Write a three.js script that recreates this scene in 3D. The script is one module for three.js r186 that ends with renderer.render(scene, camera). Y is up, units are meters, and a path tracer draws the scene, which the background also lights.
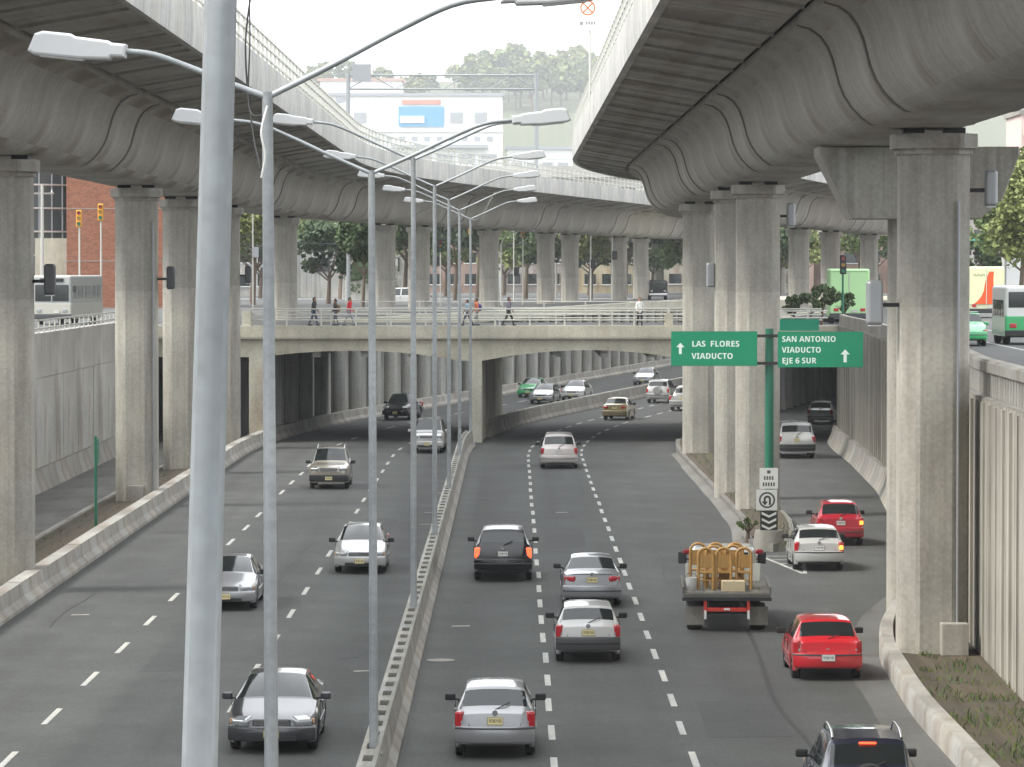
import * as THREE from 'three';
import { mergeGeometries, mergeVertices, toCreasedNormals } from 'three/addons/utils/BufferGeometryUtils.js';
import { RoundedBoxGeometry } from 'three/addons/geometries/RoundedBoxGeometry.js';
import { MarchingCubes } from 'three/addons/objects/MarchingCubes.js';

// ------------------------------------------------------------------ camera, sky, sun, exposure
const scene = new THREE.Scene();
const camera = new THREE.PerspectiveCamera(11.525, 1024 / 767, 0.5, 12000);
camera.position.set(0, 9.8, 0);
camera.lookAt(0, 9.8 - 3.039, -100);
const renderer = new THREE.WebGLRenderer({ antialias: true });
renderer.toneMapping = THREE.LinearToneMapping;
renderer.toneMappingExposure = 2.05;
renderer.shadowMap.enabled = true;
{ // hazy overcast sky: pale near the horizon, brighter overhead
  const W = 64, H = 32, a = new Float32Array(W * H * 4);
  for (let j = 0; j < H; j++) for (let i = 0; i < W; i++) {
    const el = ((j + 0.5) / H - 0.5) * Math.PI, s = Math.max(0, Math.sin(el));
    const L = 1.02 + 0.5 * Math.pow(s, 0.8), k = (j * W + i) * 4;
    a[k] = L * 0.97; a[k + 1] = L; a[k + 2] = L * 1.035; a[k + 3] = 1;
  }
  const t = new THREE.DataTexture(a, W, H, THREE.RGBAFormat, THREE.FloatType);
  t.mapping = THREE.EquirectangularReflectionMapping; t.magFilter = THREE.LinearFilter; t.needsUpdate = true;
  scene.background = t; scene.environment = t;
}
const sun = new THREE.DirectionalLight(new THREE.Color(1, 0.96, 0.89), 2.3);
sun.position.set(-105, 122, 28); sun.target.position.set(0, 0, -140);
sun.position.add(sun.target.position);
sun.castShadow = true; sun.shadow.radius = 30; sun.shadow.mapSize.set(4096, 4096);
Object.assign(sun.shadow.camera, { left: -120, right: 120, top: 260, bottom: -260, near: 1, far: 600 });
scene.add(sun, sun.target);
scene.fog = new THREE.FogExp2(new THREE.Color(0.95, 0.97, 1.0), 0.00016);

// ------------------------------------------------------------------ helpers
let seed = 12345;
const rnd = () => { seed = (seed * 1664525 + 1013904223) >>> 0; return seed / 4294967296; };
const rr = (a, b) => a + (b - a) * rnd();
const lerp = (a, b, t) => a + (b - a) * t;
const clamp = (x, a = 0, b = 1) => Math.min(b, Math.max(a, x));
const smooth = (a, b, x) => { const t = clamp((x - a) / (b - a)); return t * t * (3 - 2 * t); };
const hashT = new Float32Array(65536); for (let i = 0; i < 65536; i++) hashT[i] = rnd();
const hash2 = (x, y, s) => hashT[(x * 7919 + y * 104729 + s * 1299721) & 65535];
function vnoise(x, y, px, py, s) { // periodic value noise
  const x0 = Math.floor(x), y0 = Math.floor(y), fx = x - x0, fy = y - y0;
  const ux = fx * fx * (3 - 2 * fx), uy = fy * fy * (3 - 2 * fy);
  const xa = ((x0 % px) + px) % px, xb = (xa + 1) % px, ya = ((y0 % py) + py) % py, yb = (ya + 1) % py;
  return lerp(lerp(hash2(xa, ya, s), hash2(xb, ya, s), ux), lerp(hash2(xa, yb, s), hash2(xb, yb, s), ux), uy);
}
function tex(w, h, metres, fn, srgb = true) {
  const a = new Uint8Array(w * h * 4);
  for (let j = 0; j < h; j++) for (let i = 0; i < w; i++) {
    const c = fn(i / w, j / h), k = (j * w + i) * 4;
    a[k] = clamp(c[0]) * 255; a[k + 1] = clamp(c[1]) * 255; a[k + 2] = clamp(c[2]) * 255; a[k + 3] = 255;
  }
  const t = new THREE.DataTexture(a, w, h);
  t.wrapS = t.wrapT = THREE.RepeatWrapping; t.magFilter = THREE.LinearFilter; t.minFilter = THREE.LinearMipmapLinearFilter; t.generateMipmaps = true;
  if (srgb) t.colorSpace = THREE.SRGBColorSpace;
  if (metres) t.repeat.set(1 / metres[0], 1 / metres[1]);
  t.needsUpdate = true; return t;
}
const usedNames = new Map();
function numbered(name) { const n = usedNames.get(name) || 0; usedNames.set(name, n + 1); return n ? name + '_' + String(n).padStart(3, '0') : name; }
function finish(o) { o.castShadow = true; o.receiveShadow = true; return o; }
function part(name, geo, mat, parent) { const m = finish(new THREE.Mesh(geo, mat)); m.name = name; parent.add(m); return m; }
function thing(name, label, category, x = 0, y = 0, z = 0, turn = 0, group) {
  const g = new THREE.Group(); g.name = numbered(name); g.position.set(x, y, z); g.rotation.y = turn;
  g.userData = { label, category }; if (group) g.userData.group = group; scene.add(g); return g;
}
function single(name, geo, mat, label, category, group) {
  const m = finish(new THREE.Mesh(geo, mat)); m.name = numbered(name); m.userData = { label, category };
  if (group) m.userData.group = group; scene.add(m); return m;
}
function struct(name, geo, mat) { const m = finish(new THREE.Mesh(geo, mat)); m.name = numbered(name); m.userData = { kind: 'structure' }; scene.add(m); return m; }
function structGroup(name) { const g = new THREE.Group(); g.name = numbered(name); g.userData = { kind: 'structure' }; scene.add(g); return g; }
function copyThing(o, label, x, y, z, turn, group) {
  const c = o.clone(); c.name = numbered(o.name.replace(/_\d\d\d$/, '')); c.userData = { ...o.userData, label }; if (group) c.userData.group = group;
  c.position.set(x, y, z); if (turn !== undefined) c.rotation.y = turn; scene.add(c); return c;
}
function flat(g) { return g.index ? g.toNonIndexed() : g; }
function uvm(geo) { // box-projected uv in metres
  const g = flat(geo), p = g.attributes.position, n = p.count, uv = new Float32Array(n * 2);
  const A = new THREE.Vector3(), B = new THREE.Vector3(), C = new THREE.Vector3();
  for (let i = 0; i < n; i += 3) {
    A.fromBufferAttribute(p, i); B.fromBufferAttribute(p, i + 1); C.fromBufferAttribute(p, i + 2);
    const nn = B.clone().sub(A).cross(C.clone().sub(A)); const ax = Math.abs(nn.x), ay = Math.abs(nn.y), az = Math.abs(nn.z);
    [A, B, C].forEach((v, k) => {
      let u, w; if (ay >= ax && ay >= az) { u = v.x; w = v.z; } else if (ax >= az) { u = v.z; w = v.y; } else { u = v.x; w = v.y; }
      uv[(i + k) * 2] = u; uv[(i + k) * 2 + 1] = w;
    });
  }
  g.setAttribute('uv', new THREE.BufferAttribute(uv, 2)); return g;
}
function merge(list) {
  const gs = list.map((g) => { const f = flat(g); for (const k of Object.keys(f.attributes)) if (!['position', 'normal', 'uv', 'color'].includes(k)) f.deleteAttribute(k); return f; });
  return mergeGeometries(gs, false);
}
function box(w, h, d, x = 0, y = 0, z = 0) { const g = new THREE.BoxGeometry(w, h, d); g.translate(x, y, z); return g; }
function rbox(w, h, d, x = 0, y = 0, z = 0, r = 0.03, seg = 2) { const g = new RoundedBoxGeometry(w, h, d, seg, Math.min(r, w / 2.01, h / 2.01, d / 2.01)); g.translate(x, y, z); return g; }
function cyl(r0, r1, h, x = 0, y = 0, z = 0, seg = 12) { const g = new THREE.CylinderGeometry(r1, r0, h, seg); g.translate(x, y + h / 2, z); return g; }
function bar(a, b, r, seg = 8, r2 = r) { // tapered rod between two points
  const A = new THREE.Vector3(...a), B = new THREE.Vector3(...b), dir = B.clone().sub(A), L = dir.length();
  const g = new THREE.CylinderGeometry(r2, r, L, seg); g.translate(0, L / 2, 0);
  g.applyQuaternion(new THREE.Quaternion().setFromUnitVectors(new THREE.Vector3(0, 1, 0), dir.normalize())); g.translate(...a); return g;
}
function tube(pts, r, seg = 24, rad = 6) { return new THREE.TubeGeometry(new THREE.CatmullRomCurve3(pts.map((p) => new THREE.Vector3(...p))), seg, r, rad, false); }
function poly(pts) { return new THREE.Shape(pts.map((p) => new THREE.Vector2(p[0], p[1]))); }
// closed section swept along depth d (z = -d), its centre at x = cx(d)
function prism(sec, cx, d0, d1, n = 1, crease = 0.5, jit) {
  const pos = [], m = sec.length, S = sec.map((p) => new THREE.Vector2(p[0], p[1]));
  let prof = S; if (THREE.ShapeUtils.isClockWise(prof)) prof = prof.slice().reverse();
  const P = (k, i) => { const d = lerp(d0, d1, i / n), p = prof[k % m]; return [cx(d) + p.x, p.y + (jit || 0), -d]; };
  const tri = (a, b, c) => pos.push(...a, ...b, ...c);
  for (let i = 0; i < n; i++) for (let k = 0; k < m; k++) {
    const a = P(k, i), b = P(k + 1, i), c = P(k + 1, i + 1), d = P(k, i + 1);
    tri(a, b, c); tri(a, c, d);
  }
  for (const f of THREE.ShapeUtils.triangulateShape(prof, [])) { tri(P(f[0], 0), P(f[2], 0), P(f[1], 0)); tri(P(f[0], n), P(f[1], n), P(f[2], n)); }
  // orientation: profile CCW seen from +z (towards camera) and sweep goes to -z: flip so that normals point outward
  for (let i = 0; i < pos.length; i += 9) { for (let k = 0; k < 3; k++) { const t = pos[i + 3 + k]; pos[i + 3 + k] = pos[i + 6 + k]; pos[i + 6 + k] = t; } }
  let g = new THREE.BufferGeometry(); g.setAttribute('position', new THREE.Float32BufferAttribute(pos, 3));
  g = crease ? toCreasedNormals(g, crease) : (g.computeVertexNormals(), g);
  return uvm(g);
}
// horizontal strip (sheet) between x0(d) and x1(d) at height y
function strip(x0, x1, d0, d1, y, n) {
  const pos = [];
  for (let i = 0; i < n; i++) { const a = lerp(d0, d1, i / n), b = lerp(d0, d1, (i + 1) / n);
    const p = [x0(a), y, -a], q = [x1(a), y, -a], r = [x1(b), y, -b], s = [x0(b), y, -b];
    pos.push(...p, ...q, ...r, ...p, ...r, ...s); }
  const g = new THREE.BufferGeometry(); g.setAttribute('position', new THREE.Float32BufferAttribute(pos, 3)); g.computeVertexNormals(); return uvm(g);
}
// solid from plan polygon (x, d) between two heights
function slab(pts, y0, y1) {
  const g = new THREE.ExtrudeGeometry(poly(pts), { depth: y1 - y0, bevelEnabled: false });
  g.rotateX(-Math.PI / 2); g.translate(0, y0, 0); return uvm(g);
}
const R2 = (x, d) => [x, d];

// ------------------------------------------------------------------ alignments (metres; d = distance ahead of the origin)
const ramp = (d, a, b, m) => d < a ? 0 : d < b ? m * (d - a) * (d - a) / (2 * (b - a)) : m * (b - a) / 2 + m * (d - b);
const slopeOf = (f, d) => (f(d + 0.5) - f(d - 0.5));
const off = (d) => ramp(d, 195, 250, 0.19);
const roadX = (x) => (d) => x + off(d);
const deckL = (d) => -15.6 + ramp(d, 225, 290, 0.18);
const deckR = (d) => 9.9 + ramp(d, 220, 280, 0.2);
const medianX = (d) => -2.6 + off(d) + (d < 40 ? 1.25 * smooth(40, 14, d) : 0);
const rightPts = [[-60, 10.9], [75, 10.95], [85, 11.2], [95, 11.5], [110, 12.6], [140, 14.8], [167, 16.6], [190, 17.5], [200, 17.75]];
function wallRX(d) {
  if (d > 200) return 17.75 + off(d) - off(200);
  for (let i = 0; i < rightPts.length - 1; i++) if (d <= rightPts[i + 1][0]) return lerp(rightPts[i][1], rightPts[i + 1][1], clamp((d - rightPts[i][0]) / (rightPts[i + 1][0] - rightPts[i][0])));
  return 17.75;
}
const STREET = 6.4;

// ------------------------------------------------------------------ materials
const fbm = (u, v, nx, ny, s, o = 4) => { let a = 0, w = 0.5, t = 0; for (let k = 0; k < o; k++) { a += w * vnoise(u * nx, v * ny, nx, ny, s + k); t += w; w *= 0.5; nx *= 2; ny *= 2; } return a / t; };
const concTex = tex(1024, 1024, [7, 7], (u, v) => {
  const streak = fbm(u, v, 64, 2, 1, 3), fine = fbm(u, v, 96, 96, 7, 3), patch = fbm(u, v, 4, 4, 13, 4), drip = Math.pow(fbm(u, v, 28, 1, 21, 3), 3);
  const l = 0.78 + 0.17 * (patch - 0.5) + 0.14 * (streak - 0.5) + 0.12 * (fine - 0.5) - 0.3 * Math.max(0, drip - 0.18);
  const w = 0.03 * (fbm(u, v, 5, 3, 31, 3) - 0.5);
  return [l + w, l, l - w * 1.4 - 0.015];
});
const softTex = tex(1024, 1024, [9, 9], (u, v) => {
  const streak = fbm(u, v, 24, 2, 301, 3), fine = fbm(u, v, 110, 110, 307, 3), patch = fbm(u, v, 3, 4, 313, 5);
  const stain = smooth(0.55, 0.78, fbm(u, v, 7, 3, 323, 4));
  const l = 0.8 + 0.24 * (patch - 0.5) + 0.1 * (streak - 0.5) + 0.12 * (fine - 0.5) - 0.11 * stain, w = 0.03 * (fbm(u, v, 4, 3, 331, 3) - 0.5);
  return [l + w + 0.03 * stain, l, l - w * 1.3 - 0.01 - 0.02 * stain];
});
const concBump = tex(512, 512, [2.5, 2.5], (u, v) => { const b = fbm(u, v, 60, 60, 41, 3); const pit = hash2(Math.floor(u * 512), Math.floor(v * 512), 5) > 0.992 ? 0.4 : 0; const x = 0.6 * b + 0.3 - pit; return [x, x, x]; }, false);
const boardTex = tex(1024, 512, [6, 6], (u, v) => { // board-formed concrete: vertical boards
  const k = Math.floor(u * 48), b = hash2(k, 3, 9), edge = Math.abs((u * 48) % 1 - 0.5) > 0.46 ? -0.12 : 0;
  const l = 0.74 + 0.14 * (b - 0.5) + edge + 0.18 * (fbm(u, v, 96, 3, 51, 3) - 0.5) + 0.16 * (fbm(u, v, 5, 4, 61, 4) - 0.5);
  return [l + 0.01, l, l - 0.025];
});
const asphTex = tex(1024, 1024, [9, 9], (u, v) => {
  const g = hash2(Math.floor(u * 1024), Math.floor(v * 1024), 77), f = fbm(u, v, 128, 128, 81, 2), p = fbm(u, v, 5, 5, 91, 4), cr = Math.abs(fbm(u, v, 6, 6, 95, 4) - 0.5) < 0.0035 ? -0.07 : 0;
  const l = 0.72 + 0.1 * (g - 0.5) + 0.16 * (f - 0.5) + 0.16 * (p - 0.5) + cr; return [l, l * 1.005, l];
});
const std = (o) => new THREE.MeshStandardMaterial(o);
const lin = (r, g, b) => new THREE.Color(r, g, b);
const conc = (r, g, b, map = concTex, rough = 0.9) => std({ color: lin(r, g * 0.993, b * 1.015), map, roughness: rough, bumpMap: concBump, bumpScale: 0.006 });
const M = {
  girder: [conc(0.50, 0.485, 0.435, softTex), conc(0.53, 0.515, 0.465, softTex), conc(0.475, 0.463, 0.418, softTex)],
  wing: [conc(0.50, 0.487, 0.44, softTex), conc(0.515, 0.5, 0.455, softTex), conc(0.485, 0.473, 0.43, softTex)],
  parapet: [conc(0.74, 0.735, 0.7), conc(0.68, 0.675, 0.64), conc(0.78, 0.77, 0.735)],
  column: conc(0.49, 0.475, 0.425), columnPaint: conc(0.57, 0.55, 0.49), capital: conc(0.43, 0.418, 0.375, softTex),
  wall: [conc(0.6, 0.585, 0.53, boardTex), conc(0.56, 0.548, 0.5, boardTex), conc(0.63, 0.613, 0.555, boardTex)], wallGrey: [conc(0.7, 0.69, 0.64, softTex), conc(0.66, 0.65, 0.605, softTex)],
  gutter: conc(0.17, 0.17, 0.16, softTex), laneConcrete: conc(0.26, 0.262, 0.25, softTex), patch: std({ color: lin(0.104, 0.106, 0.105), map: asphTex, roughness: 0.9 }), seal: conc(0.24, 0.235, 0.215, softTex), cream: conc(0.74, 0.715, 0.59, softTex), barrier: [conc(0.5, 0.49, 0.45, softTex), conc(0.46, 0.45, 0.415, softTex), conc(0.53, 0.52, 0.475, softTex)],
  cap: conc(0.56, 0.545, 0.49), cap2: conc(0.48, 0.47, 0.425), pile: conc(0.62, 0.62, 0.58), kerb: conc(0.42, 0.41, 0.37, softTex), apron: conc(0.26, 0.255, 0.235, softTex),
  asphalt: std({ color: lin(0.27, 0.276, 0.27), map: asphTex, roughness: 0.88, vertexColors: true, bumpMap: concBump, bumpScale: 0.003 }),
  street: std({ color: lin(0.15, 0.15, 0.147), map: asphTex, roughness: 0.9 }),
  paint: std({ color: lin(0.78, 0.78, 0.75), map: concTex, roughness: 0.7 }), tar: std({ color: lin(0.025, 0.025, 0.026), roughness: 0.75 }),
  steel: std({ color: lin(0.5, 0.54, 0.58), map: concTex, roughness: 0.5, metalness: 0.25 }), rail: std({ color: lin(0.52, 0.52, 0.47), roughness: 0.55, metalness: 0.2 }),
  fixture: std({ color: lin(0.30, 0.31, 0.32), roughness: 0.45, metalness: 0.4 }), fixtureDark: std({ color: lin(0.05, 0.052, 0.056), roughness: 0.5 }),
  lampHead: std({ color: lin(0.56, 0.57, 0.57), roughness: 0.4 }), lampGlass: new THREE.MeshPhysicalMaterial({ color: lin(0.62, 0.64, 0.62), roughness: 0.15 }),
  signGreen: std({ color: lin(0.0, 0.2, 0.115), roughness: 0.4 }), postGreen: std({ color: lin(0.01, 0.13, 0.075), roughness: 0.5 }), black: std({ color: lin(0.012, 0.012, 0.013), roughness: 0.6 }),
  white: std({ color: lin(0.66, 0.66, 0.64), roughness: 0.5 }), glass: new THREE.MeshPhysicalMaterial({ color: lin(0.018, 0.022, 0.022), roughness: 0.04, ior: 1.55 }),
  tyre: std({ color: lin(0.018, 0.018, 0.019), roughness: 0.85 }), rim: std({ color: lin(0.42, 0.43, 0.44), roughness: 0.35, metalness: 0.7 }),
  plastic: std({ color: lin(0.014, 0.0145, 0.015), roughness: 0.55 }), greyPlastic: std({ color: lin(0.05, 0.052, 0.055), roughness: 0.5 }),
  red: new THREE.MeshPhysicalMaterial({ color: lin(0.42, 0.012, 0.02), roughness: 0.15, clearcoat: 1 }), redLit: std({ color: lin(0.5, 0.03, 0.02), emissive: lin(1, 0.09, 0.03), emissiveIntensity: 1.5, roughness: 0.2 }),
  amberLit: std({ color: lin(0.7, 0.2, 0.03), emissive: lin(1, 0.28, 0.04), emissiveIntensity: 1.6, roughness: 0.2 }), amber: std({ color: lin(0.7, 0.22, 0.02), roughness: 0.25 }),
  lensRed: std({ color: lin(0.22, 0.01, 0.02), roughness: 0.3 }), lensAmber: std({ color: lin(0.5, 0.32, 0.2), roughness: 0.2 }), headlamp: new THREE.MeshPhysicalMaterial({ color: lin(0.34, 0.36, 0.37), roughness: 0.08, metalness: 0.3, clearcoat: 1 }), chrome: std({ color: lin(0.7, 0.7, 0.7), roughness: 0.15, metalness: 1 }),
  soil: std({ color: lin(0.13, 0.1, 0.066), map: concTex, roughness: 1 }), leaf: [], bark: std({ color: lin(0.12, 0.09, 0.065), roughness: 0.95 }),
};

// ------------------------------------------------------------------ ground and roads
{
  const far = 420, pts = [];
  // street level, left of the sunken road
  const Lp = [R2(-900, -80), R2(-21.3, -80), R2(-21.3, 213.2)];
  for (let d = 213.2; d <= far; d += 12) Lp.push(R2(-14.5 + off(d), d));
  Lp.push(R2(-900, far));
  const Rp = [R2(900, far)];
  for (let d = far; d >= 256; d -= 12) Rp.push(R2((d > 305 ? 3.8 : 10.35) + off(d), d));
  Rp.push(R2(10.35 + off(256), 256), R2(wallRX(256), 256), R2(wallRX(239), 239), R2(10.35 + off(239), 239));
  Rp.push(R2(10.35 + off(213.2), 213.2), R2(wallRX(213.2), 213.2));
  for (let d = 208; d >= -80; d -= 8) Rp.push(R2(wallRX(d) + 0.1, d));
  Rp.push(R2(900, -80));
  const sheet = (p) => { const g = new THREE.ShapeGeometry(poly(p)); g.rotateX(-Math.PI / 2); g.translate(0, STREET, 0); return uvm(g); };
  const g = merge([sheet(Lp), sheet(Rp), sheet([R2(-3000, far), R2(3000, far), R2(3000, 5000), R2(-3000, 5000)])]);
  struct('ground', g, M.street);
}
{
  // sunken carriageways: one asphalt sheet with worn, patched tone
  const nx = 92, nd = 280, x0 = -26.2, x1 = 19.5, d0 = -70, d1 = 470, pos = [], col = [], idx = [], uv = [];
  const laneTrack = (x) => { let t = 0; for (const c of [-12, -8.1, -4.4, -0.9, 2.2, 5.1, 7.6, 14]) for (const s of [-0.75, 0.75]) t = Math.max(t, Math.exp(-Math.pow((x - c - s) / 0.28, 2))); return t; };
  const oil = (x) => { let t = 0; for (const c of [-12, -8.1, -4.4, -0.9, 2.2, 5.1, 7.6, 14]) t = Math.max(t, Math.exp(-Math.pow((x - c) / 0.3, 2))); return t; };
  for (let j = 0; j <= nd; j++) for (let i = 0; i <= nx; i++) {
    const d = lerp(d0, d1, j / nd), x = lerp(x0, x1, i / nx);
    pos.push(x + off(d), 0, -d); uv.push(x, d);
    const n1 = fbm(x / 64 + 0.5, d / 512, 40, 48, 111, 3), n2 = fbm(x / 64 + 0.5, d / 512 + 0.2, 110, 10, 131, 3);
    let c = 0.5 + 0.22 * (n1 - 0.5) + 0.16 * (n2 - 0.5) - 0.07 * laneTrack(x) - 0.035 * oil(x) * (0.4 + 0.9 * n1) + 0.03 * (hash2(i, j, 3) - 0.5);
    const rough = x > -2.2 && x < -1.7 ? 0.09 : 0; c += rough;      // pale dusty gutter beside the median
    if (x > 6.1 && x < 9.6 && d < 135) c += 0.05 * fbm(x / 64 + 0.5, d / 512, 60, 90, 151, 2); // newer slab of the slip lane
    c *= 0.93; col.push(c, c, c * (0.98));
  }
  for (let j = 0; j < nd; j++) for (let i = 0; i < nx; i++) { const a = j * (nx + 1) + i, b = a + 1, c = a + nx + 2, e = a + nx + 1; idx.push(a, b, c, a, c, e); }
  const g = new THREE.BufferGeometry(); g.setAttribute('position', new THREE.Float32BufferAttribute(pos, 3)); g.setAttribute('color', new THREE.Float32BufferAttribute(col, 3)); g.setAttribute('uv', new THREE.Float32BufferAttribute(uv, 2)); g.setIndex(idx); g.computeVertexNormals();
  const road = structGroup('road'); part('asphalt', g, M.asphalt, road);
  const dash = (x, d, len, w) => part('lane_dash', prism([[-w / 2, 0.004], [w / 2, 0.004], [w / 2, 0.009], [-w / 2, 0.009]], roadX(x), d, d + len, d > 200 ? 2 : 1, 0), M.paint, road);
  for (let d = 73.5; d < 330; d += 5.15) { dash(0.83 + rr(-0.02, 0.02), d, 2.45 + rr(-0.15, 0.1), 0.14); dash(3.62 + rr(-0.02, 0.02), d + 0.9, 2.4 + rr(-0.15, 0.1), 0.14); }
  for (let d = 73.2; d < 300; d += 7.55) { dash(-10.05 + rr(-0.02, 0.02), d + 0.6, 2.9 + rr(-0.15, 0.15), 0.13); dash(-6.25 + rr(-0.02, 0.02), d + 2.8, 2.7 + rr(-0.15, 0.15), 0.13); }
  const L = (x, w) => [[x - w / 2, 0.004], [x + w / 2, 0.004], [x + w / 2, 0.008], [x - w / 2, 0.008]];
  part('tar_joint', merge([prism(L(6.05, 0.1), (d) => 0.10 * Math.sin(d * 0.35) + 0.45 * smooth(92, 104, d), 66, 104, 38, 0), prism(L(6.5, 0.05), (d) => 0.3 * Math.sin(d * 0.1), 104, 128, 20, 0)]), M.tar, road);
  // hatched triangle before the nose of the island
  const tape = (a, b, w) => { const dx = b[0] - a[0], dd = b[1] - a[1], l = Math.hypot(dx, dd), nx = -dd / l * w / 2, nd = dx / l * w / 2; return slab([R2(a[0] + nx, a[1] + nd), R2(b[0] + nx, b[1] + nd), R2(b[0] - nx, b[1] - nd), R2(a[0] - nx, a[1] - nd)], 0.004, 0.008); };
  for (const [a, b] of [[[8.35, 130], [9.35, 121.6]], [[9.4, 121.6], [9.95, 130]], [[8.45, 129], [9.85, 129]], [[8.6, 127.4], [9.78, 127.4]], [[8.78, 125.8], [9.66, 125.8]], [[8.97, 124.2], [9.56, 124.2]]]) part('hatch_line', tape(a, b, 0.13), M.paint, road);
  // short worn cross marks
  for (const [x, d] of [[-1.4, 103.6], [-3.3, 145], [-3.3, 152], [-3.1, 165], [2.0, 152], [-12.2, 107], [-3.6, 92]]) part('paint_mark', slab([R2(x - 0.25, d), R2(x + 0.25, d + 0.1), R2(x + 0.25, d + 0.35), R2(x - 0.25, d + 0.25)], 0.004, 0.007), M.cap, road);
  for (let k = 0; k < 16; k++) { const x = [-12.6, -9, -7.2, -3.6, -1.2, 1.9, 4.4, 7.2][k % 8] + rr(-0.5, 0.5), d = rr(76, 185), l = rr(4, 14), ph = rr(0, 9); part('sealed_crack', prism([[-0.022, 0.003], [0.022, 0.003], [0.022, 0.005], [-0.022, 0.005]], (q) => x + 0.5 * (fbm(ph / 9, q / 64, 4, 20, 421, 3) - 0.5), d, d + l, 14, 0), M.tar, road); }
  for (const [x, d, w, l] of [[-11.5, 118, 1.6, 9], [-5.1, 137, 1.3, 12], [1.9, 133, 1.5, 10], [5.0, 79, 1.8, 7], [-0.8, 160, 1.4, 16], [-8.3, 92, 1.5, 6]]) part('asphalt_patch', slab([R2(x - w / 2, d), R2(x + w * 0.48, d + 0.3), R2(x + w / 2, d + l), R2(x - w * 0.46, d + l * 0.96)], 0.001, 0.0025), M.patch, road);
  part('service_lane', strip(() => -20.95, () => -16.9, -60, 213, 0.004, 2), M.laneConcrete, road);
  const manhole = part('manhole_cover', (() => { const c = new THREE.CylinderGeometry(0.36, 0.36, 0.02, 20); c.translate(-1.78, 0.012, -94.6); return uvm(c); })(), M.kerb, road);
  for (const [x, d, w, l] of [[-4.1, 95, 0.5, 2]]) part('asphalt_patch', slab([R2(x - w / 2, d), R2(x + w * 0.45, d + 0.4), R2(x + w / 2, d + l), R2(x - w * 0.4, d + l * 0.9)], 0.003, 0.006), M.tar, road);
}
// planting strip and kerbs on the left, the island on the right, planter under the right deck
{
  const strip1 = structGroup('planted_verge');
  part('soil', prism([[-16.8, -0.2], [-14.6, -0.2], [-14.6, 0.2], [-15.6, 0.27], [-16.8, 0.2]], () => 0, 60, 205, 60, 0.8), M.soil, strip1);
  for (let d = 60; d < 204; d += 4) part('kerb_stone', prism([[-17.0, -0.1], [-16.78, -0.1], [-16.8, 0.27], [-16.98, 0.27]], () => 0, d + 0.015, d + 3.985, 1, 0), M.barrier[Math.floor(rnd() * 3)], strip1);
}
{
  const isl = structGroup('traffic_island');
  const cx = (d) => 9.72 - 0.7 * smooth(147, 131, d) + off(d), hw = (d) => 0.95 * Math.sqrt(clamp((d - 131) / 4)) * (1 + 0.1 * smooth(150, 200, d));
  const outline = []; for (let d = 131; d <= 212; d += d < 136 ? 0.5 : 4) outline.push(R2(cx(d) - hw(d), d)); const back = []; for (let d = 131; d <= 212; d += d < 136 ? 0.5 : 4) back.push(R2(cx(d) + hw(d), d));
  part('island_slab', slab([...outline, ...back.reverse()], -0.1, 0.28), M.apron, isl);
  const o2 = [], b2 = []; for (let d = 134; d <= 210; d += 4) { o2.push(R2(cx(d) - hw(d) + 0.22, d)); b2.push(R2(cx(d) + hw(d) - 0.22, d)); }
  part('soil', slab([...o2, ...b2.reverse()], 0.2, 0.33), M.soil, isl);
  part('rubble_apron', prism([[8.15, -0.05], [8.8, -0.05], [8.8, 0.14], [8.45, 0.03]], (d) => 0.22 * (fbm(0.3, d / 256, 4, 24, 401, 3) - 0.5) - 0.5 * smooth(147, 134, d), 134, 200, 66, 0.6), M.apron, isl);
}
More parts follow.
